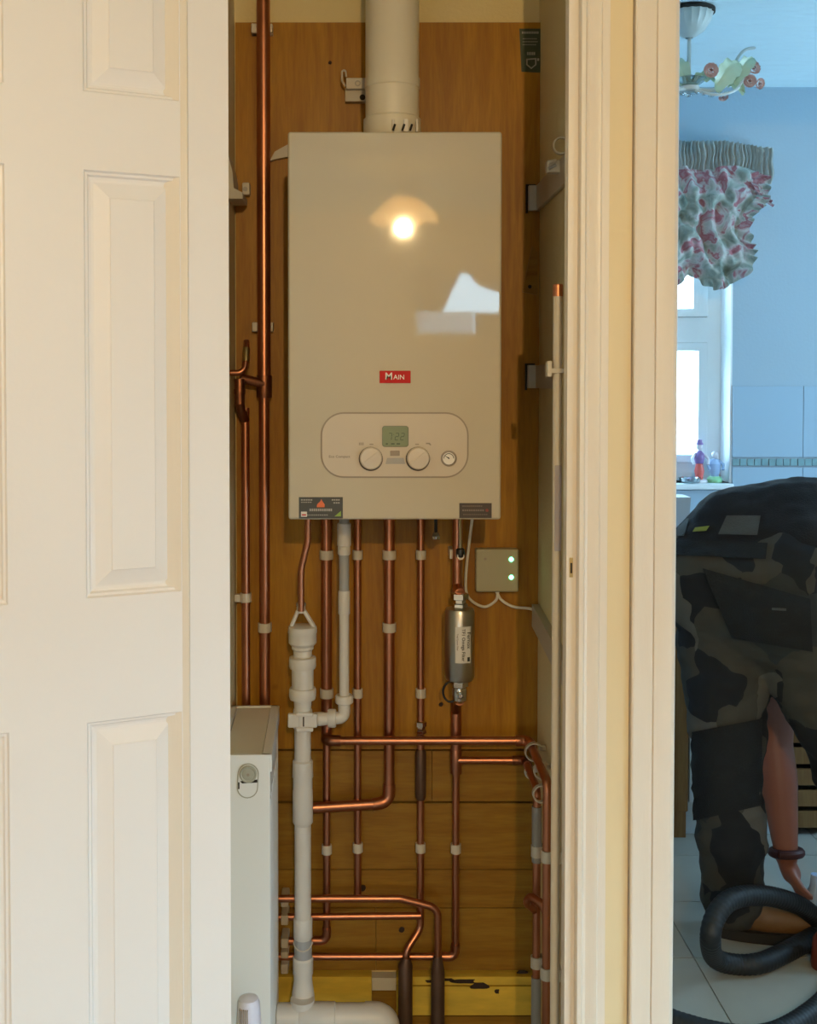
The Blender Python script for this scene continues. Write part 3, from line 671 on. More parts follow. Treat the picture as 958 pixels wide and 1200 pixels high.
# stickers
a_, c_ = bp(350.5, 607.5), bp(402, 582.5)
st = MB().box(a_.x, BY - .0008, a_.z, c_.x, BY + .0005, c_.z).build('sticker', 'sticker', boil, smooth=False); st['label'] = 'dark grey sticker with an orange flame'
q = bp(376, 590.5)
MB().prism([(q.x - .007, q.z - .006), (q.x + .007, q.z - .006), (q.x + .0075, q.z - .001), (q.x + .004, q.z + .004), (q.x + .001, q.z + .009), (q.x - .001, q.z + .004), (q.x - .004, q.z + .002), (q.x - .0065, q.z - .001)], BY - .0014, BY - .0008, 'y').build('flame_emblem', 'orange', st, smooth=False)
mb = MB()
for (p0, q0, p1, q1) in ((353, 585, 367, 586.5), (353, 588, 366, 589), (389, 585, 399, 586.5), (391, 588.5, 399, 590), (363, 596, 390, 599), (360, 603, 385, 604)):
    u0, u1 = bp(p0, q1), bp(p1, q0); n_ = max(2, int((p1 - p0) / 2.4)); stp = (u1.x - u0.x) / n_
    for k in range(n_): mb.box(u0.x + k * stp, BY - .0012, u0.z, u0.x + k * stp + stp * .72, BY - .0008, u1.z)
o = mb.build('small_print', 'print_grey', st, smooth=False); o['kind'] = 'stuff'
u0, u1 = bp(353, 605.5), bp(360, 599.5); MB().box(u0.x, BY - .0013, u0.z, u1.x, BY - .0008, u1.z).build('emblem', 'offwhite', st, smooth=False)
u0, u1 = bp(354, 604), bp(359, 602.5); MB().box(u0.x, BY - .0017, u0.z, u1.x, BY - .0013, u1.z).build('emblem_stripe', 'red', st, smooth=False)
u0 = bp(396, 602.5); MB().prism([(u0.x - .006, u0.z - .004), (u0.x + .006, u0.z - .004), (u0.x + .006, u0.z + .006)], BY - .0013, BY - .0008, 'y').build('triangle_emblem', 'greenp', st, smooth=False)
a_, c_ = bp(538.5, 607), bp(576.5, 589.5)
st = MB().box(a_.x, BY - .0008, a_.z, c_.x, BY + .0005, c_.z).build('sticker', 'sticker_brown', boil, smooth=False); st['label'] = 'small dark brown sticker with faint print'
mb = MB()
for (p0, q0, p1, q1) in ((542, 592.5, 566, 593.5), (542, 597, 568, 599), (543, 602.5, 572, 603.3)):
    u0, u1 = bp(p0, q1), bp(p1, q0); n_ = max(2, int((p1 - p0) / 2.4)); stp = (u1.x - u0.x) / n_
    for k in range(n_): mb.box(u0.x + k * stp, BY - .0012, u0.z, u0.x + k * stp + stp * .72, BY - .0008, u1.z)
o = mb.build('small_print', mat('faint_print', (.2, .16, .13), .5), st, smooth=False); o['kind'] = 'stuff'
u0 = bp(571, 598); MB().lathe((u0.x, BY - .0008, u0.z), [(.003, 0), (.003, -.0004)], (0, 1, 0), 12).build('red_dot', mat('dull_red_print', (.25, .04, .03), .5), st, smooth=False)
# mounting jig and top plate edges
mb = MB().box(X(349, 2.12), 2.12, bz1 - .004, X(431, 2.12), 2.30, bz1 + .006)
mb.build('top_plate', 'grey', boil, smooth=False)
mb = MB().prism([(P(316, 188, 2.33).x, P(316, 188, 2.33).z), (P(322, 177, 2.33).x, P(322, 177, 2.33).z), (bx0 + .008, P(337, 160, 2.33).z), (bx0 + .008, P(337, 180, 2.33).z), (P(322, 186, 2.33).x, P(322, 186, 2.33).z)], 2.335, 2.349, 'y')
mb.build('wall_bracket', 'batten', boil, smooth=False)

# ================================================================== FLUE
FYc = 2.19; fx = X(460, FYc, 70); fr = 31.2 * MM(FYc)
fl = thing('flue_pipe', 'thick white flue pipe rising from the boiler top', 'flue', (fx, FYc, bz1))
MB().lathe((fx, FYc, bz1 + .0062), [(fr, 0.002), (fr, Z(98, FYc - fr) - bz1 - .004), (fr + .0016, Z(98, FYc - fr) - bz1 - .002), (fr + .0016, Z(88, FYc - fr) - bz1), (fr, Z(86, FYc - fr) - bz1), (fr, CEIL - bz1 + .001)], n=48).build('pipe', 'flue', fl)
h1 = Z(137, FYc - fr) - bz1
MB().lathe((fx, FYc, bz1 + .0061), [(fr + .007, 0), (fr + .007, .007), (fr + .004, .012), (fr + .004, h1), (fr, h1 + .003)], n=48).build('collar', 'flue', fl)
for px, w_ in ((461, 3), (476, 6), (489, 3)):
    c = P(px, 146, FYc - fr - .006); MB().box(c.x - w_ * .0008, FYc - fr - .009, c.z - .014, c.x + w_ * .0008, FYc - fr + .012, c.z + .010, bev=.0012).build('clamp_lug', 'pvc', fl)
mb = MB()
for px in (462, 473, 482): c = P(px, 149, FYc - fr - .012); mb.tube([(c.x - .002, FYc - fr - .0105, c.z - .006), (c.x + .002, FYc - fr - .0105, c.z + .006)], .0022, 8)
mb.build('clamp_screw', 'dark', fl)

# dark green label at the top right of the plywood
Yg = PANEL - .0012
gl = thing('instruction_label', 'dark green printed label at the top right corner of the plywood', 'label', P(621, 85, PANEL))
g4 = [P(609, 33.5, Yg), P(634.5, 33.5, Yg), P(633.5, 85, Yg), P(611.5, 84, Yg)]
MB().prism([(q.x, q.z) for q in g4], Yg, PANEL - .0001, 'y').build('sheet', 'label_green', gl, smooth=False)
mb = MB()
for (x0_, y0_, x1_, y1_) in ((612, 37, 632, 39.5), (613, 45, 630, 45.9), (613, 48.5, 631, 49.4), (613, 52, 629, 52.9), (618, 61, 628, 64.5)):
    a0, a1 = P(x0_, y1_, Yg), P(x1_, y0_, Yg); n_ = int((x1_ - x0_) / 2); stp = (a1.x - a0.x) / n_
    for k in range(n_): mb.box(a0.x + k * stp, Yg - .0004, a0.z, a0.x + k * stp + stp * .7, Yg, a1.z)
o = mb.build('small_print', 'print_grey', gl, smooth=False); o['kind'] = 'stuff'
hs = [P(px, py, Yg) for px, py in ((617, 69), (629, 68), (629, 76), (623, 81), (617, 76))]
hc = sum(hs, Vector()) / 5
MB().ringprism([(q.x, q.z) for q in hs], [(hc.x + (q.x - hc.x) * .74, hc.z + (q.z - hc.z) * .74) for q in hs], Yg - .0005, Yg).build('shield_emblem', 'print_grey', gl, smooth=False)
a0 = P(630.5, 69, Yg); MB().box(a0.x - .001, Yg - .0005, a0.z - .004, a0.x + .003, Yg, a0.z + .001).build('tap_emblem', 'print_grey', gl, smooth=False)

# hook and bracket left of flue
br = thing('cable_bracket', 'small white bracket with a hook on the plywood left of the flue', 'bracket', P(416, 98, PANEL))
c = P(415, 98, 2.325)
x0_, x1_ = X(406, 2.325), X(432, 2.325)
MB().box(x0_, 2.318, Z(105, 2.325), x1_, 2.332, Z(92, 2.325), bev=.002).build('bracket_plate', 'clip', br)
MB().ringprism(circ(X(419.5, 2.32), Z(98, 2.32), .006, 16), circ(X(419.5, 2.32), Z(98, 2.32), .004, 16), 2.3165, 2.3185).build('screw_head', 'grey', br)
MB().box(X(405, 2.34), 2.332, Z(120, 2.34), X(433, 2.34), 2.3495, Z(104, 2.34), bev=.001).build('back_plate', 'batten', br)
c = P(425, 114, 2.331); MB().lathe((c.x, 2.3305, c.z), [(.006, 0), (.006, .003)], (0, 1, 0), 14).build('screw', 'dark', br)
MB().tube(fillet([P(405, 101, 2.32), P(401, 95, 2.315), P(401, 83, 2.315), P(405, 82, 2.315), P(406, 90, 2.32)], .005), .0022, 8).build('hook', 'clip', br)

# ================================================================== PIPES
def clip_mesh(mb, c, r, vertical=True, wall='back', h=.017, wallpos=PANEL):
    h += .002
    """closed plastic clip around a pipe at c (world)"""
    n = 20; ro, ri = r + .0032, r + .0003
    if vertical:
        mb.ringprism([(c.x + ro * math.cos(2 * math.pi * k / n), c.y + ro * math.sin(2 * math.pi * k / n)) for k in range(n)],
                     [(c.x + ri * math.cos(2 * math.pi * k / n), c.y + ri * math.sin(2 * math.pi * k / n)) for k in range(n)], c.z - h / 2, c.z + h / 2, 'z')
        if wall == 'back': mb.box(c.x - r * .7, c.y + ri, c.z - h * .3, c.x + r * .7, wallpos, c.z + h * .3)
        elif wall == 'right': mb.box(c.x + ri, c.y - ro, c.z - h / 2, wallpos, c.y + ro, c.z + h / 2)
        elif wall == 'left': mb.box(wallpos, c.y - ro, c.z - h / 2, c.x - ri, c.y + ro, c.z + h / 2)
    return mb
def fitting(mb, a, b, r, n=18):
    a, b = Vector(a), Vector(b); d = (b - a); L = d.length
    mb.lathe(a, [(r * .98, 0), (r, .0012), (r, L - .0012), (r * .98, L)], d, n)
def pipe(label, pts, r, clips=(), fill=None, m='copper', joints=(), name='copper_pipe', elbow=(), clipwall='back', wallpos=PANEL, n=16):
    """pts world; clips: list of points; joints: list of (a,b) couplings"""
    base = min(pts, key=lambda p: p.z)
    t = thing(name, label, 'pipe', base)
    path = fillet(pts, fill if fill else r * 2.6)
    MB().tube(path, r, n).build('pipe_run', m, t)
    for c in clips:
        clip_mesh(MB(), c, r, wall=clipwall, wallpos=wallpos).build('pipe_clip', 'clip', t)
    for a, b in joints:
        mb = MB(); fitting(mb, a, b, r + .0018); mb.build('coupling', m, t)
    for k, i in enumerate(elbow):   # elbow sleeve around corner i of pts
        q = pts[i]; d1 = (pts[i - 1] - q).normalized(); d2 = (pts[i + 1] - q).normalized(); L = r * 2.6 + .008
        MB().tube(fillet([q + d1 * L, q, q + d2 * L], r * 2.6), r + .0016, n).build('elbow', m, t)
    return t
Yp = 2.322
def vp(px, py, Y=Yp): return P(px, py, Y)
def vert(px, y0, y1, Y=Yp):   # strictly vertical pair measured at mid
    x = P(px, (y0 + y1) / 2, Y).x
    return Vector((x, Y, Z(y0, Y))), Vector((x, Y, Z(y1, Y)))
def at(px, py, Y=Yp, ref=None): return P(px, py, Y)
r15, r22, r28 = .0076, .0112, .0140

# left-hand pipes
ax = X(309.5, Yp, 300)
A = thing('copper_pipe', 'thick copper pipe at the far left rising past the top of the plywood', 'pipe', (ax, Yp, 0.0))
MB().tube([(ax, Yp, Z(450, Yp)), (ax, Yp, CEIL)], r28, 20).build('pipe_run', 'copper', A)
MB().tube([(ax, Yp, 0.0), (ax, Yp, Z(450, Yp))], r22, 20).build('pipe_run', 'copper', A)
fitting(mb := MB(), (ax, Yp, Z(466, Yp)), (ax, Yp, Z(440, Yp)), r28 + .0022); mb.build('tee', 'copper_dull', A)
for py in (32, 383): 
    z_ = Z(py, Yp); x_ = ax
    mb = MB().box(x_ - .026, Yp + .004, z_ - .010, x_ - .0145, PANEL, z_ + .010, bev=.002).box(x_ + .0135, Yp + .004, z_ - .009, x_ + .018, PANEL, z_ + .009, bev=.001).box(x_ - .026, Yp + r28 + .0002, z_ - .010, x_ + .018, PANEL, z_ + .010)
    mb.build('pipe_clip', 'clip', A)
clip_mesh(MB(), Vector((ax, Yp, Z(735, Yp))), r22).build('pipe_clip', 'clip', A)
Bx = X(288, Yp, 600)
B = pipe('slim copper pipe running down beside the left wall of the cupboard', [Vector((Bx, Yp, 0.0)), Vector((Bx, Yp, Z(478, Yp)))], r15 * 1.15,
         clips=[Vector((Bx, Yp, Z(700, Yp)))])
clip_z = Z(700, Yp)
MB().box(XL + .001, Yp - .002, clip_z - .010, Bx - .009, Yp + .012, clip_z + .006, bev=.002).build('clip_arm', 'clip', B)
V = thing('pipe_valve', 'tarnished copper valve and elbow linking the two left-hand pipes', 'valve', P(283, 478, 2.29))
Yv = 2.285
mb = MB(); fitting(mb, P(281, 474, Yv), P(281, 444, Yv), .0105); fitting(mb, P(281, 462, Yv), P(281, 456, Yv), .0118); mb.build('valve_body', 'copper_dull', V)
MB().tube(fillet([P(281, 470, Yv), P(283, 482, 2.30), P(Bx * F / Yp + CX, 492, Yp)], .01), .0095).build('outlet', 'copper_dull', V)
MB().tube([P(282, 443, 2.30), Vector((ax, 2.315, Z(450, 2.315)))], .0098).build('branch', 'copper_dull', V)
MB().tube(fillet([P(268, 437, 2.27), P(287, 437, 2.27), P(289, 410, 2.285), P(289, 400, 2.30)], .022), .0062).build('upper_elbow', 'copper', V)
fitting(mb := MB(), P(288.5, 424, 2.275), P(289, 408, 2.285), .008); mb.build('union', 'brass', V)

# PRV pipe and tundish
Yt = 2.22
pipe('short bent copper discharge pipe dropping into the white tundish', [Vector((P(361, 600, Yt).x, Yt, bz0 + .0038)), P(361, 634, Yt), P(353, 668, Yt), P(353, 716, Yt)], .0068, fill=.05)
# vertical copper drops
x2 = X(383, Yp, 760)
p2 = pipe('thick copper drop directly left of the white condensate pipe', [Vector((x2, Yp, Z(868, Yp))), Vector((x2, Yp, bz0 + .0038))], r22, clips=[Vector((x2, Yp, Z(y, Yp))) for y in (650, 812)])
p2b = pipe('thin copper drop below the long cross pipe\'s left end, turning left at its foot',
           [Vector((x2, Yp, Z(868, Yp))), Vector((x2, Yp, Z(1102, Yp))), Vector((X(328, Yp), Yp, Z(1103, Yp)))], r15, clips=[Vector((x2, Yp, Z(995, Yp)))], elbow=[1])
x4 = X(419.5, Yp, 800)
pipe('thin copper drop just right of the white waste pipe, ending on the upper foot pipe', [Vector((x4, Yp, Z(1052, Yp))), Vector((x4, Yp, bz0 + .0038))], r15, clips=[Vector((x4, Yp, Z(y, Yp))) for y in (650, 812, 993)])
x5 = X(456.5, Yp, 780)
e5 = Vector((X(345, 2.30), 2.30, Z(948, 2.30)))
pipe('copper drop under the boiler centre that bends left above the floor boards', [Vector((x5, Yp, bz0 + .0038)), Vector((x5, Yp, Z(939, Yp))), Vector((X(440, Yp), Yp - .006, Z(941, Yp))), e5], r22, clips=[Vector((x5, Yp, Z(y, Yp))) for y in (650, 735)], elbow=[1])
x6 = X(493.5, Yp, 760)
p6 = pipe('thin copper drop under the right dial with a compression joint and dark sleeve', [Vector((x6, Yp, bz0 + .0038)), Vector((x6, Yp, Z(1088, Yp))), Vector((X(476, Yp, 1110), Yp - .02, Z(1108, Yp))), Vector((X(476, Yp, 1110), Yp - .02, 0.0))], r15, clips=[Vector((x6, Yp, Z(y, Yp))) for y in (650, 812, 993)], fill=.03)
MB().lathe((x6, Yp, Z(860, Yp)), [(.0095, 0), (.0115, .002), (.0115, .008), (.009, .010), (.009, .016), (.0125, .017), (.0125, .026), (.0095, .028)], n=6).build('compression_nut', 'chrome', p6)
MB().lathe((x6, Yp, Z(937, Yp)), [(r15 + .001, 0), (.0115, .006), (.0118, .1), (r15 + .001, .108)], n=18).build('dark_sleeve', 'copper_sleeve', p6)
MB().tube([Vector((X(475, Yp, 1110), Yp - .02, 0.0)), Vector((X(475, Yp, 1110), Yp - .02, Z(1125, Yp))), Vector((X(476, Yp, 1110), Yp - .02, Z(1117, Yp)))], [.0150, .0150, .0085], 18).build('floor_sleeve', 'copper_sleeve', p6)
# filter leg
x7 = X(536.5, Yp, 650)
Yf_ = 2.30
p7 = pipe('copper stub from the boiler into the steel filter', [Vector((X(536.5, Yf_, 650), Yf_, bz0 + .0038)), Vector((X(536.5, Yf_, 650), Yf_, Z(694, Yf_)))], r22 * .95)
mb = MB().box(x7 - .018, Yf_, Z(655, Yf_), x7 - .0115, PANEL, Z(644, Yf_), bev=.001).box(x7 - .012, Yf_ + .012, Z(655, Yf_), x7 + .012, PANEL, Z(644, Yf_)); mb.build('pipe_clip', 'clip', p7)
x7b = X(534.5, Yp, 1000)
p7b = pipe('copper drop below the steel filter, turning left along the foot of the boards', [Vector((x7b, Yp, Z(826, Yp))), Vector((x7b, Yp, Z(1121, Yp))), Vector((X(326, Yp, 1121), Yp, Z(1121, Yp)))], r15, clips=[Vector((x7b, Yp, Z(994, Yp)))], elbow=[1])
MB().tube([Vector((x7b, Yp, Z(890, Yp))), Vector((x7b, Yp, Z(824, Yp)))], r22, 18).build('pipe_run', 'copper', p7b)
fitting(mb := MB(), (x7b, Yp, Z(906, Yp)), (x7b, Yp, Z(878, Yp)), r22 + .001); mb.build('tee', 'copper', p7b)

# filter
fxc = X(539, 2.27, 750); Yff = 2.27
flt = thing('inline_filter', 'brushed steel inline filter canister with a white printed label', 'filter', (fxc, Yff, Z(822, Yff)))
zt, zb = Z(713, Yff), Z(796, Yff); fr_ = 17.5 * MM(Yff)
MB().lathe((fxc, Yff, zb), [(fr_ * .55, -.004), (fr_ * .9, 0), (fr_, .006), (fr_, zt - zb - .006), (fr_ * .92, zt - zb), (fr_ * .5, zt - zb + .004)], n=40).build('canister', 'steel', flt)
MB().lathe((fxc, Yff, zt), [(.012, 0), (.0165, .002), (.0165, .010), (.0125, .012), (.0125, .018), (.0185, .020), (.0185, .031), (.013, .033)], n=6).build('top_union', 'chrome', flt)
MB().lathe((fxc, Yff, zb), [(.012, 0), (.0178, -.002), (.0178, -.014), (.012, -.016), (.0115, -.022)], n=6).build('bottom_union', 'chrome', flt)
zv = Z(812, Yff)
MB().lathe((fxc, Yff, zv - .018), [(.012, 0), (.0155, .004), (.0165, .018), (.0155, .030), (.012, .034)], n=24).build('valve_body', 'chrome', flt)
MB().lathe((fxc, Yff - .014, zv), [(.008, 0), (.008, -.006), (.004, -.009)], (0, 1, 0), 14).build('valve_spindle', 'chrome', flt)
hp = [Vector((fxc - .018 + .022 * math.cos(R(a)) * .75, Yff - .006, zv + .004 + .021 * math.sin(R(a)))) for a in range(70, 291, 20)]
MB().tube(hp, .0024, 8).build('valve_lever', 'black', flt)
# label on canister
def cyl(a, z, off=.0005): return Vector((fxc + (fr_ + off) * math.sin(a), Yff - (fr_ + off) * math.cos(a), z))
lz0, lz1 = Z(773, Yff), Z(731, Yff)
MB().grid(lambda u, v: cyl(R(-22 + 62 * u), lz0 + (lz1 - lz0) * v), 12, 1).build('label_sheet', 'label_paper', flt)
def cyltext(s, size, adeg, zc_, m):
    cu = bpy.data.curves.new('t', 'FONT'); cu.body = s; cu.size = size; cu.align_x = 'CENTER'; cu.align_y = 'CENTER'; cu.resolution_u = 2; cu.offset = .00012
    ob = bpy.data.objects.new('t', cu); col.objects.link(ob); bpy.context.view_layer.update()
    me = bpy.data.meshes.new_from_object(ob.evaluated_get(bpy.context.evaluated_depsgraph_get())); bpy.data.objects.remove(ob)
    mb = MB(); mb.add([cyl(R(adeg) + v.co.y / fr_, zc_ - v.co.x, .0010) for v in me.vertices], [list(p.vertices) for p in me.polygons])
    mb.build('lettering', m, flt, smooth=False, fix=False)
cyltext('Fernox', .0118, 31, (lz0 + lz1) / 2 + .009, M['dark']); cyltext('TF1 Omega Filter', .0092, 9, (lz0 + lz1) / 2, M['dark']); cyltext('Total System Filter', .0045, -13, (lz0 + lz1) / 2 + .006, M['trim'])
MB().grid(lambda u, v: cyl(R(25 + 11 * u), lz0 + .003 + .009 * v, .001), 4, 1).build('label_square', 'dark', flt)
o = MB().tube([Vector((fxc, Yff, zv - .016)), Vector((fxc - .004, 2.30, zv - .026)), Vector((x7b, Yp, Z(834, Yp)))], .0105, 14).build('tail_pipe', 'copper_dull', flt)
MB().tube([Vector((fxc, Yff, zt + .031)), Vector((X(536.5, Yf_, 650), Yf_, Z(688, Yf_)))], .0115, 14).build('tail_pipe', 'copper', flt)
# small drain tap
dr = thing('drain_tap', 'little chrome drain tap hanging under the boiler right of centre', 'tap', P(511, 630, 2.24))
MB().tube([Vector((X(511, 2.24), 2.24, bz0 + .0038)), P(511, 626, 2.24)], .0035, 10).build('stem', 'black', dr)
c = P(511, 628, 2.235); MB().lathe((c.x, 2.235, c.z), [(.004, -.009), (.008, -.006), (.009, 0), (.006, .006), (.003, .008)], n=16).build('tap_body', 'chrome', dr)
ck = P(540, 648, 2.26); kd = thing('isolating_valve', 'black lever valve on the copper stub above the steel filter', 'valve', ck)
MB().lathe((ck.x, 2.262, ck.z), [(.004, -.012), (.0085, -.008), (.0095, 0), (.0085, .008), (.004, .010)], n=18).build('valve_ball', 'black', kd)
MB().tube([(ck.x, 2.262, ck.z + .004), (ck.x - .002, 2.262, bz0 + .0038)], .0035, 10).build('valve_lever', 'chrome', kd)
MB().lathe((ck.x, 2.255, ck.z - .006), [(.0075, 0), (.0075, .018), (.005, .022)], (0, 1, 0), 16).build('valve_body', 'chrome', kd)

# horizontal runs
Yh1 = 2.290
yH = Z(868, Yh1)
xr = XR - .030
def rightdown(label, zc_, y_, yend, x, zend, r, start, extra_elbows=()):
    pts = start + [Vector((x, y_, zc_)), Vector((x, yend, zc_ - .004)), Vector((x, yend, zend))]
    return pipe(label, pts, r, fill=.018)
h1 = rightdown('long bright copper cross pipe that turns forward at the right wall', yH, Yh1, 2.060, xr + .003, 0.0, .0086,
               [Vector((x2, Yp, yH)), Vector((x2, Yh1, yH))])
MB().tube(fillet([Vector((x2, Yp + .0, yH)), Vector((x2, Yh1, yH)), Vector((x2 + .03, Yh1, yH))], .014), .0112, 16).build('elbow', 'copper_dull', h1)
MB().tube(fillet([Vector((xr + .003 - .028, Yh1, yH)), Vector((xr + .003, Yh1, yH)), Vector((xr + .003, Yh1 - .03, yH - .0006))], .02), .0110, 16).build('elbow', 'copper', h1)
yH2 = Z(891, Yp - .004)
h2 = pipe('short copper branch below the long cross pipe, running to the right wall', [Vector((x7b, Yp - .004, yH2)), Vector((xr, Yp - .004, yH2)), Vector((xr, 2.165, yH2 - .004)), Vector((xr, 2.165, 0.0))], .0078, fill=.018)
MB().tube(fillet([Vector((xr - .028, Yp - .004, yH2)), Vector((xr, Yp - .004, yH2)), Vector((xr, Yp - .034, yH2))], .02), .0098, 16).build('elbow', 'copper_dull', h2)
for ya_, yb_ in ((945, 1010), (1145, 1290)):
    o = MB().tube([Vector((xr, 2.165, Z(yb_, 2.165))), Vector((xr, 2.165, Z(ya_, 2.165)))], .0098, 16).build('pipe_sleeve', 'cable_grey', h2); o['label'] = 'grey sleeve on the pipe'
# right wall clips (closed)
for py, Yc, xx, t_ in ((1003, 2.060, xr + .003, h1), (1140, 2.060, xr + .003, h1), (997, 2.165, xr, h2), (1127, 2.165, xr, h2)):
    r_ = .0087 if t_ is h1 else .008
    mb = MB(); clip_mesh(mb, Vector((xx, Yc, Z(py, Yc))), r_, wall='right', wallpos=XR, h=.020)
    mb.build('pipe_clip', 'clip', t_)
pl = pipe('copper bend bulging out beside the right-hand wall pipes', [P(629, 1068, 2.17), P(617, 1058, 2.14), P(622, 1050, 2.13), P(640, 1062, 2.09), P(641, 1100, 2.09)], .008, fill=.02)
# foot runs
Yh4 = 2.292
z4 = Z(1053, Yh4)
x8 = X(513.5, Yh4, 1100)
h4 = pipe('upper copper foot pipe that bows over and drops to the floor right of centre', [Vector((X(326, Yh4), Yh4, z4)), Vector((X(470, Yh4), Yh4, z4)), Vector((x8, Yh4, Z(1064, Yh4))), Vector((x8, Yh4, 0.0))], r15, fill=.025)
MB().tube([Vector((x8, Yh4, 0.0)), Vector((x8, Yh4, Z(1140, Yh4))), Vector((x8, Yh4, Z(1120, Yh4)))], [.0145, .0145, .0085], 18).build('floor_sleeve', 'copper_sleeve', h4)
z5 = Z(1073, Yp - .012)
h5 = pipe('short copper foot pipe between the upper foot pipe and the lowest one', [Vector((X(326, Yp), Yp - .012, z5 - .003)), Vector((x6, Yp - .012, z5))], r15 * .95)
# pipe end clips beside the radiator
for py, nm in ((1055, 'topmost'), (1076, 'second from the top'), (1103, 'middle'), (1117, 'fourth from the top'), (1133, 'lowest')):
    c = P(335, py, 2.31); o = MB().box(c.x - .010, 2.300, c.z - .011 + (.004 if py == 1117 else 0), c.x + .006, PANEL, c.z + .010 - (.003 if py == 1117 else 0), bev=.003).build('pipe_clip', 'clip')
    tag(o, 'white plastic pipe clip between radiator and white soil pipe, %s of five' % nm, 'pipe clip')

# open clips on the right wall
def open_clip(px, py, Y, rr, label, open_dir=-30, w_=.011):
    c = P(px, py, Y); n = 16
    a0, a1 = R(open_dir + 60), R(open_dir + 320)
    ro, ri = rr, rr - .0028
    out_ = [(c.x + ro * math.cos(a0 + (a1 - a0) * k / n), c.z + ro * math.sin(a0 + (a1 - a0) * k / n)) for k in range(n + 1)]
    inn_ = [(c.x + ri * math.cos(a0 + (a1 - a0) * k / n), c.z + ri * math.sin(a0 + (a1 - a0) * k / n)) for k in range(n, -1, -1)]
    mb = MB().prism(out_ + inn_, Y - w_ / 2, Y + w_ / 2, 'y')
    mb.box(c.x + rr * .55, Y - w_ / 2, c.z - .006 + rr * .5, XR, Y + w_ / 2, c.z + .004 + rr * .5, bev=.0015)
    o = mb.build('open_pipe_clip', 'clip'); tag(o, label, 'pipe clip'); return o
open_clip(626, 881, 2.24, .019, 'empty hook-shaped white clip where the long cross pipe meets the right wall')
open_clip(622.5, 905, 2.30, .0135, 'greyish open pipe clip at the end of the short branch pipe')
open_clip(636, 903, 2.15, .018, 'white hook-shaped clip over the top of the right-hand wall pipes')
open_clip(635, 930, 2.15, .018, 'lowest white hook-shaped clip on the right-hand wall pipes')
open_clip(658, 171, 2.03, .016, 'empty white hook-shaped clip on the right wall near the top', open_dir=-20)
# upper right battens
def batten(label, py_b, py_t, Yr, y_end, z_end_off=0.0):
    z0, z1 = Z(py_b, Yr), Z(py_t, Yr)
    t = thing('shelf_batten', label, 'batten', (XR, Yr, z0))
    mb = MB(); mb.box(XR - .010, y_end, z0, XR - .0002, PANEL - .001, z1, bev=.001)
    mb.build('side_rail', 'batten', t)
    MB().box(XR - .026, PANEL - .020, z0, XR - .001, PANEL - .001, z1, bev=.0015).build('end_bracket', 'batten', t)
    mb = MB(); mb.box(XR - .030, PANEL - .010, z0 - .004, XR - .0262, PANEL - .0005, z1 + .003); mb.box(XR - .030, PANEL - .010, z1, XR - .010, PANEL - .0005, z1 + .004); mb.build('painted_shadow', 'dark', t, smooth=False)  # solid dark strips standing in for shade around the bracket
    return t
batten('upper grey metal batten on the right wall of the cupboard', 247, 218, 2.34, 1.87)
batten('middle grey metal batten on the right wall beside the boiler', 455, 428, 2.34, 2.10)
c = P(646, 195, 2.06); cl = thing('wall_clip', 'double white plastic clip resting above the upper metal batten', 'clip', c)
MB().box(c.x - .008, 2.055, c.z - .012, XR - .0005, 2.08, c.z + .012, bev=.004).build('clip_body', 'clip', cl)
MB().tube([(c.x - .006, 2.053, c.z - .006), (c.x + .008, 2.053, c.z + .002)], .003, 8).build('clip_tongue', 'grey', cl)
MB().tube([(c.x - .006, 2.053, c.z + .006), (c.x + .008, 2.053, c.z + .010)], .003, 8).build('clip_tongue', 'clip', cl)
# painted pipe by frame
Yw = 1.80; xw = X(653, Yw, 600)
wp = thing('painted_pipe', 'white-painted pipe with a bare copper tip beside the right door frame', 'pipe', (xw, Yw, 0))
MB().tube([(xw, Yw, 0.0), (xw, Yw, Z(347, Yw))], .0076, 16).build('pipe_run', 'clip', wp)
MB().tube([(xw, Yw, Z(347.5, Yw)), (xw, Yw, Z(334, Yw)), (xw, Yw, Z(333, Yw))], [.0084, .0084, .007], 16).build('copper_cap', 'copper', wp)
zz = Z(433, Yw)
MB().box(xw - .018, Yw - .010, zz - .012, xw - .010, Yw + .010, zz + .014, bev=.002).build('pipe_clip', 'clip', wp)
MB().box(xw - .012, Yw - .010, zz - .006, XR - .0005, Yw + .012, zz + .002, bev=.001).build('clip_arm', 'clip', wp)
MB().box(xw - .005, Yw - .0088, Z(645, Yw), xw + .006, Yw - .0060, Z(545, Yw), bev=.001).build('grey_tape', mat('grey_mauve_tape', (.38, .34, .36), .5), wp)
# left bracket
c = P(283, 222, 2.33); lb = thing('wall_bracket', 'grey metal bracket with white clip on the left edge beside the open door', 'bracket', c)
MB().prism([(XL + .0005, c.z + .055), (XL + .010, c.z + .02), (XL + .012, c.z - .012), (XL + .030, c.z - .022), (XL + .030, c.z - .034), (XL + .0005, c.z - .034)], 2.24, 2.33, 'y').build('bracket_arm', 'batten', lb)
MB().box(c.x + .002, 2.325, c.z - .012, c.x + .018, PANEL - .0002, c.z + .014, bev=.003).build('clip_body', 'clip', lb)
MB().lathe((c.x + .0085, 2.3255, c.z), [(.005, 0), (.005, -.001)], (0, 1, 0), 12).build('screw', 'grey', lb)

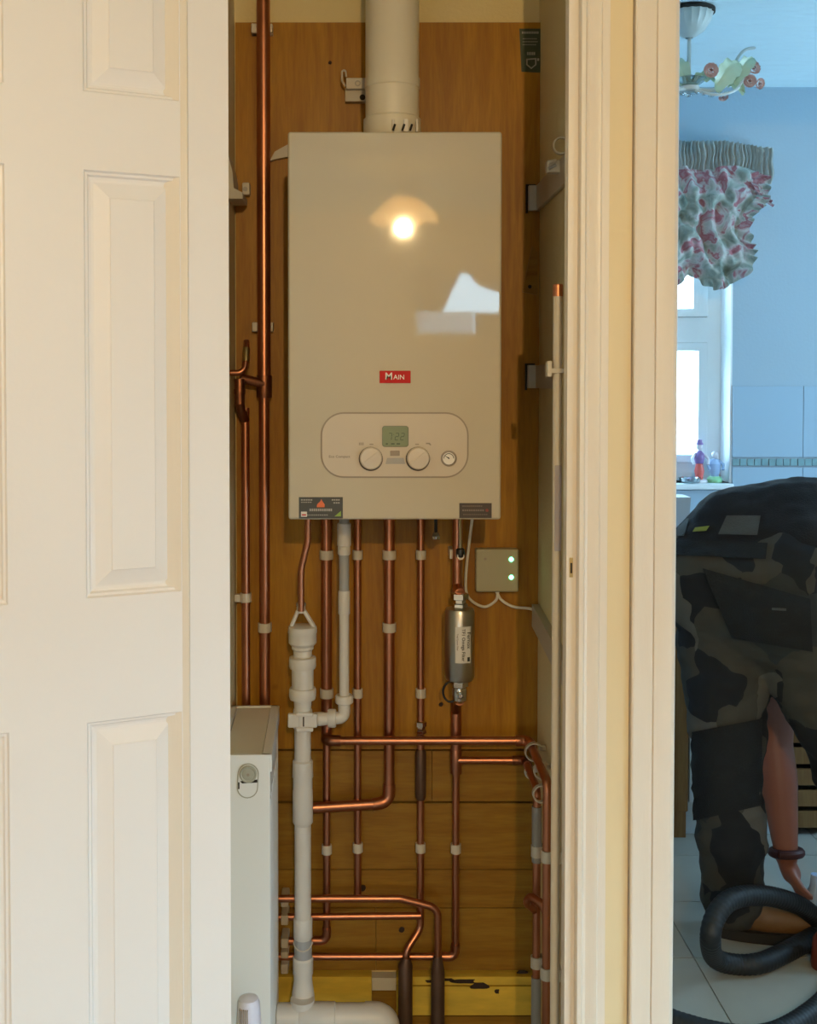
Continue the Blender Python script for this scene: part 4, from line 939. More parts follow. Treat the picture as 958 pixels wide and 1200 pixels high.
# ================================================================== TUNDISH, WASTE PIPES
Yw2 = 2.225; sx = X(355, Yw2, 900)
m_ = MM(Yw2)
stck = thing('waste_stack', 'white plastic waste stack with clamp boss, running down left of the copper pipes', 'waste pipe', (sx, Yw2, Z(1178, Yw2)))
def seg(prof, nm, mt='pvc'):
    z0 = Z(prof[0][1], Yw2)
    pr = [(w_ / 2 * m_, Z(y_, Yw2) - z0) for w_, y_ in prof]
    if pr[0][1] > pr[-1][1]: pr = pr[::-1]
    return MB().lathe((sx, Yw2, z0), pr, n=30).build(nm, mt, stck)
seg([(19.5, 1100), (19.5, 853)], 'pipe')
seg([(20, 890), (24, 892), (24.5, 910), (23, 912), (23, 925), (24, 927), (24, 963), (20, 966)], 'coupling')
seg([(20, 1075), (22.5, 1077), (22.5, 1098), (20, 1100)], 'coupling')
seg([(21, 1098), (21, 1122)], 'grey_sleeve', 'pvc_grey')
seg([(21, 1121), (24, 1123), (24, 1140), (22, 1142), (22, 1150), (27, 1166), (29, 1180)], 'reducer')
seg([(20, 853), (20, 830), (21, 818)], 'pipe')
# clamp boss
zb_ = Z(842, Yw2)
mb = MB().lathe((sx, Yw2, zb_ - .019), [(.0185, 0), (.0195, .003), (.0195, .035), (.0185, .038)], n=30)
mb.box(sx - .029, Yw2 - .018, zb_ - .014, sx + .030, Yw2 - .006, zb_ + .014, bev=.003)
mb.box(sx - .012, Yw2 - .024, zb_ + .010, sx + .022, Yw2 - .016, zb_ + .018, bev=.002).box(sx - .012, Yw2 - .024, zb_ - .020, sx + .022, Yw2 - .016, zb_ - .012, bev=.002)
mb.build('clamp_boss', 'pvc', stck)
MB().box(sx + .0015, Yw2 - .0205, zb_ - .010, sx + .004, Yw2 - .0175, zb_ + .010).build('clamp_slot', 'dark', stck, smooth=False)
# ring clip low
mb = MB().tube([Vector((sx + .0185 * math.cos(R(a)), Yw2 - .0185 * math.sin(R(a)) * 1.0, Z(1104, Yw2) - .010 * math.sin(R(a)))) for a in range(0, 181, 15)], .0014, 8)
mb.build('wire_ring', 'clip', stck)
tun = thing('tundish', 'white plastic tundish funnel catching the bent discharge pipe', 'tundish', (sx, Yw2, Z(820, Yw2)))
def seg2(prof, nm, mt='pvc'):
    z0 = Z(prof[0][1], Yw2); pr = [(w_ / 2 * m_, Z(y_, Yw2) - z0) for w_, y_ in prof]
    if pr[0][1] > pr[-1][1]: pr = pr[::-1]
    return MB().lathe((sx, Yw2, z0), pr, n=30).build(nm, mt, tun)
seg2([(28, 733), (33, 734), (34, 737), (34, 741), (33, 742), (33, 753), (26, 757), (26, 760), (22, 762), (22, 771)], 'cup')
seg2([(22, 769), (31, 770), (32, 773), (32, 780), (30, 783)], 'nut')
seg2([(26, 782), (26, 809)], 'barrel')
seg2([(30, 806), (32, 808), (32, 815), (30, 819), (22, 820)], 'nut')
ztop = Z(711, Yw2); zc2 = Z(734, Yw2)
sxt = P(353, 711, Yw2).x
MB().lathe((sxt, Yw2, Z(718, Yw2)), [(.009, 0), (.009, .012), (.0075, .014)], n=18).build('inlet_collar', 'pvc', tun)
MB().lathe((sxt, Yw2, Z(711, Yw2) + .001), [(.0085, 0), (.0105, .001), (.0105, .006), (.007, .010)], n=6).build('inlet_nut', 'steel', tun)
for a in (20, 160, 200, 340):
    MB().tube([Vector((sxt + .007 * math.cos(R(a)), Yw2 + .007 * math.sin(R(a)), Z(716, Yw2))), Vector((sx + .024 * math.cos(R(a)), Yw2 + .018 * math.sin(R(a)), zc2))], .0040, 8).build('leg', 'pvc', tun)
# overflow pipe
Yo = 2.245; xo = X(403.5, Yo, 720); mo = MM(Yo)
ov = thing('condensate_pipe', 'white and grey condensate pipe dropping from the boiler and elbowing left to the stack', 'waste pipe', (xo, Yo, Z(845, Yo)))
MB().tube([(xo, Yo, bz0 + .0038), (xo, Yo, Z(700, Yo))], 5.9 * mo, 18).build('pipe', 'pvc_grey', ov)
MB().tube([(xo, Yo, Z(700, Yo)), (xo, Yo, Z(830, Yo))], 5.9 * mo, 18).build('pipe', 'pvc', ov)
for (a, b_, w_) in ((613, 640, 8.2), (640, 650, 7.4), (692, 720, 7.0)):
    MB().lathe((xo, Yo, Z(b_, Yo)), [(w_ * mo * .9, 0), (w_ * mo, .002), (w_ * mo, Z(a, Yo) - Z(b_, Yo) - .002), (w_ * mo * .9, Z(a, Yo) - Z(b_, Yo))], n=22).build('coupling', 'pvc', ov)
ze = Z(841, Yo)
MB().tube(fillet([Vector((xo, Yo, Z(822, Yo))), Vector((xo, Yo, ze)), Vector((sx + .02, Yo - .012, ze))], .012), 7.2 * mo, 18).build('elbow', 'pvc', ov)
MB().lathe((xo, Yo, Z(824, Yo)), [(.0165, 0), (.0185, .002), (.0185, .014), (.0165, .017)], n=22).build('nut', 'pvc', ov)
MB().lathe((X(394, Yo), Yo - .004, ze), [(.0165, 0), (.0185, -.002), (.0185, -.014), (.0165, -.017)], (1, .0, 0), 22).build('nut', 'pvc', ov)
MB().lathe((X(377, Yo), Yo - .008, ze), [(.013, -.016), (.014, 0), (.0125, .008)], (1, 0, 0), 22).build('socket', 'pvc', ov)
# horizontal soil pipe
rx1_ = X(318, 1.975, 900)
Yl = 2.20; zl = Z(1192, Yl); ml = MM(Yl); rl = 17 * ml
hz = thing('waste_main', 'fat white waste pipe lying low behind the radiator foot', 'waste pipe', (X(400, Yl), Yl, zl - rl))
MB().tube([(rx1_ - .0075, Yl, zl), (X(430, Yl), Yl, zl)], rl * .93, 26).build('pipe', 'pvc', hz)
MB().lathe((X(350, Yl), Yl, zl), [(rl * .94, 0), (rl, .003), (rl, X(392, Yl) - X(350, Yl)), (rl * .94, X(393, Yl) - X(350, Yl))], (1, 0, 0), 28).build('tee', 'pvc', hz)
MB().tube(fillet([Vector((X(428, Yl), Yl, zl)), Vector((X(452, Yl), Yl, zl)), Vector((X(455, Yl), Yl, zl - .09))], .035), rl, 26).build('elbow', 'pvc', hz)
MB().lathe((sx, Yl + .005, zl), [(.024, .0), (.0245, rl + .006)], n=26).build('tee_socket', 'pvc', hz)

# ================================================================== RECEIVER BOX, CABLES
Yb = PANEL - .028
a_, c_ = P(558, 694, Yb), P(608.5, 643.5, Yb)
rb = thing('wireless_receiver', 'square cream receiver box with two green lights on the plywood', 'receiver', ((a_.x + c_.x) / 2, PANEL, a_.z))
MB().box(a_.x, Yb, a_.z, c_.x, PANEL - .0002, c_.z, bev=.004, seg=3).build('housing', 'box_cream', rb)
for py in (655.5, 676.5):
    c = P(599.5, py, Yb); MB().lathe((c.x, Yb + .0005, c.z), [(.0048, 0), (.0048, -.001), (.0025, -.0025), (0, -.003)], (0, 1, 0), 16).build('indicator_light', 'led', rb)
c = P(569, 655, Yb); MB().lathe((c.x, Yb + .0005, c.z), [(.0028, 0), (.0028, -.0008)], (0, 1, 0), 12).build('screw_hole', 'trim', rb)
Yk = 2.335
cb = MB().tube(smoothpath([P(584, 693, Yk), P(581, 704, Yk), P(568, 711, Yk), P(553, 704, Yk), P(546.5, 692, Yk), P(547, 665, Yk - .01), P(551, 630, Yk - .04), Vector((X(556, 2.28), 2.28, bz0 + .0038))]), .0030, 10).build('cable', 'cable'); tag(cb, 'white cable looping from the receiver box up to the boiler', 'cable')
cb = MB().tube(smoothpath([P(582, 693, Yk), P(588, 703, Yk), P(602, 711, Yk), P(624, 714, Yk), P(633, 724, 2.30), P(640, 734, 2.22)]), .0030, 10).build('cable', 'cable'); tag(cb, 'white cable running from the receiver box to the right wall', 'cable')
za, zb2 = Z(725, 2.33), Z(714, 2.33)
mb = MB(); mb.add([Vector((x_, y_, z_)) for (y_, z0_, z1_) in ((2.33, Z(734, 2.33), Z(708, 2.33)), (1.95, Z(734, 2.33) - .03, Z(708, 2.33) - .03)) for x_ in (XR - .016, XR - .0004) for z_ in (z0_, z1_)], [(0, 1, 3, 2), (4, 6, 7, 5), (0, 4, 5, 1), (2, 3, 7, 6), (0, 2, 6, 4), (1, 5, 7, 3)])
o = mb.build('cable_trunking', 'batten', smooth=False); tag(o, 'grey cable trunking along the right wall at receiver box height', 'trunking')

# ================================================================== RADIATOR
ry0, ry1 = 1.975, 2.28
rx1 = X(318, ry0, 900); rx0 = rx1 - .100; rzt = Z(886, ry0); rzb = 0.13
rad = thing('radiator', 'white double-panel radiator end-on behind the open door', 'radiator', ((rx0 + rx1) / 2, (ry0 + ry1) / 2, rzb))
MB().box(rx0, ry0, rzb, rx1 - .002, ry0 + .008, rzt, bev=.002).build('side_panel', 'rad', rad)
MB().box(rx0, ry1 - .008, rzb, rx1 - .002, ry1, rzt, bev=.002).build('side_panel', 'rad', rad)
MB().box(rx0, ry0 + .01, rzb + .01, rx0 + .012, ry1 - .01, rzt - .012, bev=.003).build('heating_panel', 'rad', rad)
mb = MB(); mb.box(rx1 - .014, ry0 + .014, rzb + .01, rx1 - .004, ry1 - .012, rzt - .050, bev=.003)
for k in range(7): y_ = ry0 + .04 + k * .036; mb.box(rx1 - .010, y_ - .009, rzb + .04, rx1 - .0022, y_ + .009, rzt - .09, bev=.002)
mb.build('heating_panel', 'rad', rad)
mb = MB()
mb.box(rx0, ry0, rzt - .004, rx0 + .014, ry1, rzt + .002, bev=.001).box(rx1 - .016, ry0, rzt - .004, rx1 - .002, ry1, rzt + .002, bev=.001)
mb.box(rx0, ry0 - .0002, rzt - .004, rx1 - .0015, ry0 + .0085, rzt + .002, bev=.001).box(rx0, ry1 - .007, rzt - .004, rx1 - .002, ry1, rzt + .002, bev=.001)
mb.box(rx1 - .003, ry0 + .002, rzt - .03, rx1 + .001, ry1, rzt + .001, bev=.001)
mb.build('top_frame', 'rad', rad)
MB().box(rx0 + .015, ry0 + .008, rzt - .006, rx1 - .017, ry1 - .008, rzt - .0005, bev=.001).build('top_grille', 'rad_grille', rad)
# bleed slot on end
c = P(291, 907, ry0); r0 = 12 * MM(ry0)
lowz = P(292, 923, ry0).z
pill = [(c.x + r0 * 1.05 * math.cos(R(a)), c.z + r0 * 1.05 * math.sin(R(a))) for a in range(0, 181, 15)] + [(c.x - .0015 + r0 * 1.05 * math.cos(R(a)), lowz + r0 * 1.05 * math.sin(R(a))) for a in range(180, 361, 15)]
pin = [(c.x + (x_ - c.x) * .9, (z_ - (c.z + lowz) / 2) * .94 + (c.z + lowz) / 2) for x_, z_ in pill]
vent = MB().ringprism(pill, pin, ry0 - .0015, ry0 + .001).build('vent_recess', 'vent_ring', rad)
MB().prism(pin, ry0 - .0006, ry0 + .001, 'y').build('vent_plate', 'rad', vent, smooth=False)
MB().prism([(c.x - r0 * .8, c.z - r0 * .7), (c.x + r0 * .9, c.z - r0 * .55), (c.x + r0 * .9, c.z - r0 * .85), (c.x - r0 * .6, c.z - r0 * .92)], ry0 - .0012, ry0, 'y').build('vent_gap', 'dark', vent, smooth=False)
MB().box(c.x - r0 * 1.0, ry0 - .0016, lowz - .002, c.x - r0 * .85, ry0, lowz + .010).build('vent_gap', 'dark', vent, smooth=False)
MB().lathe((c.x, ry0 + .0005, c.z), [(r0 * .86, 0), (r0 * .86, -.003), (r0 * .75, -.0045), (r0 * .6, -.003), (r0 * .55, -.004), (r0 * .2, -.005), (0, -.005)], (0, 1, 0), 26).build('vent_plug', 'vent_ring', vent)
MB().lathe((c.x, ry0 - .004, c.z), [(.0028, 0), (.0028, -.0015)], (0, 1, 0), 8).build('bleed_pin', 'trim', vent)
rad.rotation_euler = (0, 0, R(1.7)); rad.location.x -= .0045
# TRV
Ytr = 1.90; tx = X(291.5, Ytr, 1190); zt_ = Z(1167, Ytr)
trv = thing('radiator_valve', 'lilac-white thermostatic radiator valve head at the radiator foot', 'radiator valve', (tx, Ytr, zt_ - .13))
mb = MB().lathe((tx, Ytr, zt_ - .075), [(.0205, 0), (.0235, .004), (.0215, .035), (.0195, .064), (.0165, .071), (.008, .074), (0, .075)], n=30)
hd = mb.build('valve_head', 'trv', trv)
mb = MB()
for k in range(5): x_ = tx - .014 + k * .0036; mb.box(x_ - .0007, Ytr - .0235, zt_ - .055, x_ + .0007, Ytr - .012, zt_ - .014)
o = mb.build('grip_rib', 'grey', hd, smooth=False)
MB().lathe((tx, Ytr, zt_ - .13), [(.008, -.05), (.008, .02), (.013, .025), (.013, .05), (.010, .055)], n=18).build('valve_body', 'chrome', trv)
MB().tube(fillet([Vector((tx, Ytr, zt_ - .115)), Vector((tx, ry0 - .0003, zt_ - .115))], .01), .009, 14).build('valve_tail', 'chrome', trv)
MB().tube([(tx, Ytr, 0.0), (tx, Ytr, zt_ - .17)], .0076, 14).build('supply_pipe', 'copper', trv)

# ================================================================== HALL LAMP (behind the camera)
lp = thing('ceiling_lamp', 'frosted petal-glass hall lamp behind the camera, mirrored in the boiler front', 'lamp', (LAMP_POS.x, LAMP_POS.y, LAMP_POS.z - .02))
MB().lathe((LAMP_POS.x, LAMP_POS.y, LAMP_POS.z + .12), [(.006, 0), (.006, CEIL - LAMP_POS.z - .14), (.05, CEIL - LAMP_POS.z - .135), (.055, CEIL - LAMP_POS.z - .121)], n=24).build('rod', 'lampmetal', lp)
for k in range(6):
    a = 2 * math.pi * k / 6 + .3
    def pf(u, v, a=a):
        ang = a + (u - .5) * R(64) * (1 - .15 * v); rr = .035 + .135 * math.sin(v * 1.35); 
        return Vector((LAMP_POS.x + rr * math.cos(ang), LAMP_POS.y + rr * math.sin(ang), LAMP_POS.z + .125 - .112 * v + .016 * math.cos((u - .5) * 6)))
    MB().grid(pf, 8, 8).build('glass_petal', 'shade', lp)
MB().lathe((LAMP_POS.x, LAMP_POS.y, LAMP_POS.z + .035), [(.016, 0), (.018, .06), (.035, .085)], n=18).build('lamp_holder', 'lampmetal', lp)
L = bpy.data.lights.new('bulb', 'POINT'); L.energy = LAMP_POWER; L.color = SPOT_COLOR; L.shadow_soft_size = .025
lo = bpy.data.objects.new('bulb', L); lo.location = (0, 0, .0); lo.parent = lp; col.objects.link(lo)
# ================================================================== KITCHEN FURNITURE
def kx(px, Y): return X(px, Y, 900)
cab = thing('base_cabinet', 'brown wooden base cabinet end beside the left edge of the kitchen doorway', 'cabinet', (0.76, 3.7, 0.006))
cx1 = kx(808, 3.44)
MB().box(.49, 3.46, .09, cx1, 3.99, .86, bev=.002).build('body', 'wood_dark', cab)
MB().box(.52, 3.44, .10, cx1 - .002, 3.459, .855, bev=.003).build('door', 'wood_dark', cab)
MB().box(.49, 3.47, .0061, cx1, 3.98, .089).build('plinth', 'wood_dark', cab)
pu = thing('kitchen_unit', 'pale unit glimpsed behind the bent-over worker\'s leg', 'cabinet', (1.19, 3.7, .006))
MB().box(cx1 + .004, 3.48, .09, 1.345, 3.99, .86, bev=.003).build('body', 'pale_unit', pu)
MB().box(cx1 + .007, 3.46, .12, 1.342, 3.479, .72, bev=.004).build('door', 'pale_unit', pu)
MB().box(cx1 + .007, 3.46, .73, 1.342, 3.479, .852, bev=.004).build('drawer', 'pale_unit', pu)
MB().box(cx1 + .004, 3.50, .0061, 1.345, 3.98, .089).build('plinth', 'pale_unit', pu)
sl = thing('slatted_crate_rack', 'dark brown slatted wooden rack at the right edge of the doorway view', 'rack', (1.6, 3.7, .006))
for x_ in (1.352, 1.84): MB().box(x_, 3.50, .0061, x_ + .02, 3.95, .85, bev=.002).build('upright', 'wood_dark', sl)
for k in range(12):
    z_ = .03 + k * .068; MB().box(1.356, 3.485, z_, 1.856, 3.50, z_ + .052, bev=.003).build('slat', 'wood_dark', sl)
MB().box(1.373, 3.94, .0061, 1.839, 3.95, .85).build('back', 'dark', sl, smooth=False)
wt = MB().box(.488, 3.42, .861, 1.88, 3.989, .901, bev=.004).build('worktop', 'worktop'); tag(wt, 'grey kitchen worktop running under the window', 'worktop')
# grey thing by the sill
c = P(797, 595, 3.75)
gk = thing('knife_block', 'grey slanted block on the worktop under the window', 'knife block', (c.x, 3.75, .901))
zt_ = P(797, 581, 3.75).z
MB().prism([(X(775, 3.75), .902), (X(801, 3.75), .902), (X(805, 3.75), zt_), (X(786, 3.75), zt_)], 3.70, 3.80, 'y').build('block', mat('grey_block', (.30, .33, .35), .5), gk, smooth=False)
MB().tube([(X(788, 3.75), 3.75, zt_ - .002), (X(789, 3.75), 3.75, zt_ + .05)], .008, 10).build('knife_handle', 'offwhite', gk)
# ornaments
osx = lambda px: X(px, 4.03, 550)
ozz = lambda py: Z(py, 4.03)
or1 = thing('clown_figurine', 'taller ceramic figurine in purple and red on the window sill', 'figurine', (osx(820), 4.03, WZ0))
x_ = osx(820); 
def oz(f): return WZ0 + f * (ozz(515) - WZ0)
H = oz(1) - WZ0
MB().lathe((x_, 4.03, WZ0), [(.030, 0), (.030, .006), (.026, .010)], n=20).build('base', 'ornwhite', or1)
MB().lathe((x_, 4.03, WZ0 + .010), [(.012, 0), (.018, .2 * H), (.010, .45 * H)], n=14).build('legs', 'ornred', or1)
MB().lathe((x_, 4.03, WZ0 + .44 * H), [(.014, 0), (.019, .12 * H), (.017, .22 * H), (.007, .3 * H)], n=14).build('torso', 'ornpurple', or1)
for s in (-1, 1): MB().tube([(x_ + s * .014, 4.03, WZ0 + .68 * H), (x_ + s * .030, 4.02, WZ0 + .55 * H), (x_ + s * .026, 4.01, WZ0 + .42 * H)], .005, 8).build('arm', 'ornwhite', or1)
MB().ball((x_, 4.03, WZ0 + .83 * H), .0125).build('head', 'ornwhite', or1)
MB().lathe((x_, 4.03, WZ0 + .88 * H), [(.015, 0), (.010, .01), (.009, .018)], n=14).build('hat', 'ornpurple', or1)
or2 = thing('boy_figurine', 'shorter pale blue ceramic figurine nearest the window frame', 'figurine', (osx(838), 4.03, WZ0))
x_ = osx(838)
MB().lathe((x_, 4.03, WZ0), [(.026, 0), (.028, .012), (.020, .022)], n=18).build('base', 'orngreen', or2)
MB().lathe((x_, 4.03, WZ0 + .02), [(.012, 0), (.020, .15 * H), (.022, .3 * H), (.010, .42 * H)], n=14).build('torso', 'ornblue', or2)
for s in (-1, 1): MB().tube([(x_ + s * .012, 4.03, WZ0 + .52 * H), (x_ + s * .028, 4.02, WZ0 + .42 * H), (x_ + s * .024, 4.01, WZ0 + .3 * H)], .0055, 8).build('arm', 'ornblue', or2)
MB().ball((x_, 4.03, WZ0 + .64 * H), .013).build('head', 'ornwhite', or2)
or3 = thing('ornament_dish', 'low pale glass dish lying on the sill in front of the figurines', 'dish', (osx(812), 4.0, WZ0))
MB().lathe((osx(806), 4.0, WZ0), [(.02, 0), (.035, .006), (.040, .020), (.037, .020), (.030, .008), (0, .006)], n=22).build('dish', 'crystal', or3)
MB().ball((osx(806), 4.0, WZ0 + .012), (.014, .014, .008)).build('sweet', 'ornpurple', or3)

# ================================================================== VALANCE
Yc = 3.93
va = thing('ruched_valance', 'ruched floral festoon curtain at the top of the kitchen window', 'curtain', (X(850, Yc), Yc, Z(343, Yc)))
vx0, vx1 = .62, X(907, Yc, 180)
zt0 = Z(165, Yc); 
W_ = vx1 - vx0
def topz(x):
    e = max(0, (x - X(850, Yc, 180)) / (vx1 - X(850, Yc, 180))); return zt0 - .028 * e
def hdr(u, v):
    x = vx0 + W_ * u
    y = Yc - .012 * math.sin(x * 430 + 1.6 * math.sin(x * 60)) - .004 * math.sin(x * 120) - .01 * math.sin(v * math.pi)
    return Vector((x + .003 * math.sin(v * 9 + x * 40), y, topz(x) - v * (.115 - .01 * math.sin(x * 30)) + .006 * math.sin(x * 200) * (v > .9)))
MB().grid(hdr, 300, 10).build('gathered_heading', 'floral_stripe', va)
# body swags
bxr = X(872, Yc, 260)
sw_edges = [.62, .885, X(808, Yc, 300), X(872, Yc, 300)]
def botz(x):
    # scalloped bottom: deep near 840, rises at the cord lines
    for a, b in zip(sw_edges[:-1], sw_edges[1:]):
        if a <= x <= b + 1e-6:
            t = (x - a) / (b - a); return Z(314, Yc) - (Z(314, Yc) - Z(328, Yc)) * math.sin(math.pi * t) * 1.1
    return Z(318, Yc)
def body(u, v):
    x = vx0 + (bxr - vx0) * u
    taper = 1 if x < X(850, Yc) else 1
    zt_ = topz(x) - .10; zb_ = botz(x)
    z = zt_ + (zb_ - zt_) * v
    px_ = x
    # edge curve of the right side: wide at top, tucked in lower
    e = max(0, (x - X(840, Yc)) / (bxr - X(840, Yc)))
    px_ = x + e * (.035 * (1 - v) ** 2 - .035 * v * v + .02 * math.sin(v * 9))
    n1 = noise.noise(Vector((x * 10, z * 8, 1.7))); n2 = noise.noise(Vector((x * 26 + z * 12, z * 16, 5)))
    puff = .05 * math.sin(math.pi * min(1, v * 1.05)) + .035 * math.sin(v * math.pi * 3 + n1 * 3) * .5
    folds = .013 * math.sin(x * 95 + 5 * n1 + z * 9) * (1 - .3 * v) + .028 * n2 + .010 * noise.noise(Vector((x * 55, z * 40, 2)))
    return Vector((px_ + .006 * n2, Yc - .02 - puff - folds, z + .012 * n1))
MB().grid(body, 220, 130).build('swagged_body', 'floral', va)
# frill along bottom and right edges
def edgept(t):
    if t < .6:
        x = vx0 + (bxr - vx0) * (t / .6); return body((x - vx0) / (bxr - vx0), 1.0), Vector((0, 0, -1))
    q = (t - .6) / .4; return body(1.0, 1.0 - q), Vector((1, 0, -.25)).normalized()
def frill(u, v):
    p, d = edgept(u); f = math.sin(u * 170 + 2 * math.sin(u * 37)); L = .030 + .004 * math.sin(u * 53)
    blend = min(1, max(0, (u - .56) / .08)); dd = (Vector((0, 0, -1)) * (1 - blend) + Vector((1, 0, -.3)) * blend).normalized()
    return p + dd * (L * (v * 1.3 - .3)) + Vector((.002 * f * v, -.004 - .016 * f * v - .014 * v, .002 * f * v))
MB().grid(frill, 640, 6).build('frill', 'floral', va)
# second frill where swag tucks at upper right
def frill2(u, v):
    a = X(868, Yc, 230); p = Vector((a + (.060) * u, Yc - .05 - .02 * math.sin(u * 3), Z(206, Yc) - .135 * u * (1.1 - .4 * u)))
    f = math.sin(u * 42); return p + Vector((.040 * v, -.012 * f * v, .030 * v * (1 - u) - .022 * v))
MB().grid(frill2, 90, 6).build('frill', 'floral', va)
MB().tube([(vx0, Yc + .015, zt0 - .02), (vx1 - .004, Yc + .015, zt0 - .035)], .010, 10).build('curtain_rail', 'lampmetal', va)
MB().box(vx1 - .02, Yc + .01, zt0 - .05, vx1 - .005, KB - .0005, zt0 - .02).build('rail_bracket', 'lampmetal', va)

# ================================================================== KITCHEN PENDANT
Yn = 3.17; c = P(812, 14, Yn); lx = X(808, Yn, 60)
pd = thing('flower_pendant_light', 'kitchen ceiling light with ceramic roses and leaves on curved arms', 'ceiling light', (lx, Yn, Z(112, Yn)))
mb = MB(); n_ = 36; cz = CEIL
prof = [(26, 0.0), (26.5, -.006), (24, -.028), (17, -.056), (9, -.070), (4, -.076)]
vs = []; 
for r_, h in prof:
    for j in range(n_): 
        a = 2 * math.pi * j / n_; rr = r_ * MM(Yn) * (1 + .035 * math.cos(a * 18) * (r_ > 8)); vs.append((lx + rr * math.cos(a), Yn + rr * math.sin(a), cz + h - .004))
mb.add(vs, [(i * n_ + j, i * n_ + (j + 1) % n_, (i + 1) * n_ + (j + 1) % n_, (i + 1) * n_ + j) for i in range(len(prof) - 1) for j in range(n_)])
mb.build('ceiling_cup', 'lampmetal', pd)
MB().lathe((lx, Yn, cz - .012), [(29 * MM(Yn), 0), (29 * MM(Yn), .010)], n=40).build('cup_rim', 'dark', pd)
zc_ = Z(100, Yn)
MB().tube([(lx, Yn, cz - .07), (lx, Yn, zc_)], 2.3 * MM(Yn), 12).build('stem', 'lampmetal', pd)
MB().lathe((lx, Yn, zc_ - .03), [(.006, 0), (.02, .008), (.012, .02), (.035, .034), (.05, .045), (.03, .05), (.006, .06)], n=24).build('crystal_bowl', 'crystal', pd)
MB().lathe((lx, Yn, zc_ - .03), [(0, .005), (.026, .014), (.030, .024), (.012, .03)], n=20).build('centre_boss', 'lampmetal', pd)
def rose(c, s, nm='rose', tilt=(0, -1, 0)):
    q = Vector(tilt).to_track_quat('Z', 'Y').to_matrix(); mb = MB()
    for ring, (rr, hh, k0, sz) in enumerate(((1.0, 0.0, 6, .62), (.62, .22, 5, .52), (.3, .36, 3, .36))):
        for k in range(k0):
            a = 2 * math.pi * k / k0 + ring
            def pet(u, v, a=a, rr=rr, hh=hh, sz=sz):
                uu = (u - .5) * 2; vv = v
                loc = Vector(((rr * .45 + vv * sz * .6) , uu * sz * .75 * math.sin(math.pi * (.15 + .75 * vv)), hh + .35 * vv * vv + .15 * uu * uu - .15 * vv))
                return Vector(c) + q @ (Matrix.Rotation(a, 3, 'Z') @ (loc * s))
            mb.grid(pet, 5, 5)
    o = mb.build(nm, 'flower', pd)
    MB().ball(Vector(c) + q @ Vector((0, 0, .18 * s)), s * .22).build('flower_centre', 'flower_core', o)
    return o
def leaf(base, tip, wdt, droop=.02):
    base, tip = Vector(base), Vector(tip); d = tip - base; side = d.cross(Vector((0, 1, .3))).normalized()
    def lf(u, v):
        uu = (u - .5) * 2; prof_ = math.sin(math.pi * min(1, v * .95 + .03)) ** .7
        return base + d * v + side * uu * wdt * prof_ + Vector((0, -.012 * math.sin(v * 3) - .008 * abs(uu), droop * math.sin(v * math.pi) - .008 * abs(uu) + .004 * math.sin(v * 22) * uu))
    return MB().grid(lf, 8, 14).build('leaf', 'leaf', pd)
q3 = lambda px, py, Y=Yn: P(px, py, Y)
arm1 = smoothpath([Vector((lx, Yn, zc_ - .008)), q3(825, 106), q3(845, 104), q3(858, 92), q3(863, 72), q3(873, 59), q3(886, 56)])
MB().tube(arm1, [.006] * 16 + [.0045] * (len(arm1) - 17) + [.002], 10).build('arm', 'lampmetal', pd)
arm2 = smoothpath([Vector((lx, Yn, zc_ - .008)), q3(838, 111, Yn - .05), q3(862, 106, Yn - .03), q3(872, 92), q3(880, 84)])
MB().tube(arm2, .004, 8).build('arm', 'lampmetal', pd)
rose(q3(833, 83, Yn - .04), 10.5 * MM(Yn)); rose(q3(883, 80, Yn), 10 * MM(Yn), tilt=(.3, -1, .2)); rose(q3(879, 95, Yn), 9 * MM(Yn), tilt=(-.2, -1, -.2)); rose(q3(890, 98, Yn + .01), 8 * MM(Yn), tilt=(.5, -1, -.3)); rose(q3(848, 113, Yn), 7 * MM(Yn), tilt=(0, -.5, -1))
leaf(q3(838, 104, Yn - .02), q3(868, 74, Yn - .02), 13 * MM(Yn)); leaf(q3(860, 98, Yn), q3(884, 68, Yn), 9 * MM(Yn)); leaf(q3(802, 102), q3(838, 92), 6 * MM(Yn)); leaf(q3(845, 96, Yn + .02), q3(872, 108, Yn + .02), 8 * MM(Yn))
leaf(q3(806, 104), q3(786, 70), 10 * MM(Yn)); rose(q3(796, 78, Yn + .01), 10 * MM(Yn)); rose(q3(770, 84, Yn + .02), 10 * MM(Yn))
for k in range(2):
    s_ = -1; MB().tube(smoothpath([Vector((lx, Yn, zc_ - .008)), Vector((lx - .05, Yn + .05 * (1 - 2 * k), zc_ - .02)), Vector((lx - .12, Yn + .12 * (1 - 2 * k), zc_ + .01)), Vector((lx - .15, Yn + .15 * (1 - 2 * k), zc_ + .08))]), .0045, 8).build('arm', 'lampmetal', pd)
MB().tube(smoothpath([Vector((lx, Yn, zc_ - .008)), q3(800, 108), q3(797, 84), q3(795, 55)]), .0035, 8).build('arm', 'lampmetal', pd)
for k in range(7):
    c = q3(798 + k * 9, 110 + 2 * math.sin(k * 2), Yn - .03 + .01 * (k % 3)); MB().ball(c, (.010, .008, .006), 8, 6).build('crystal_bead', 'crystal', pd)

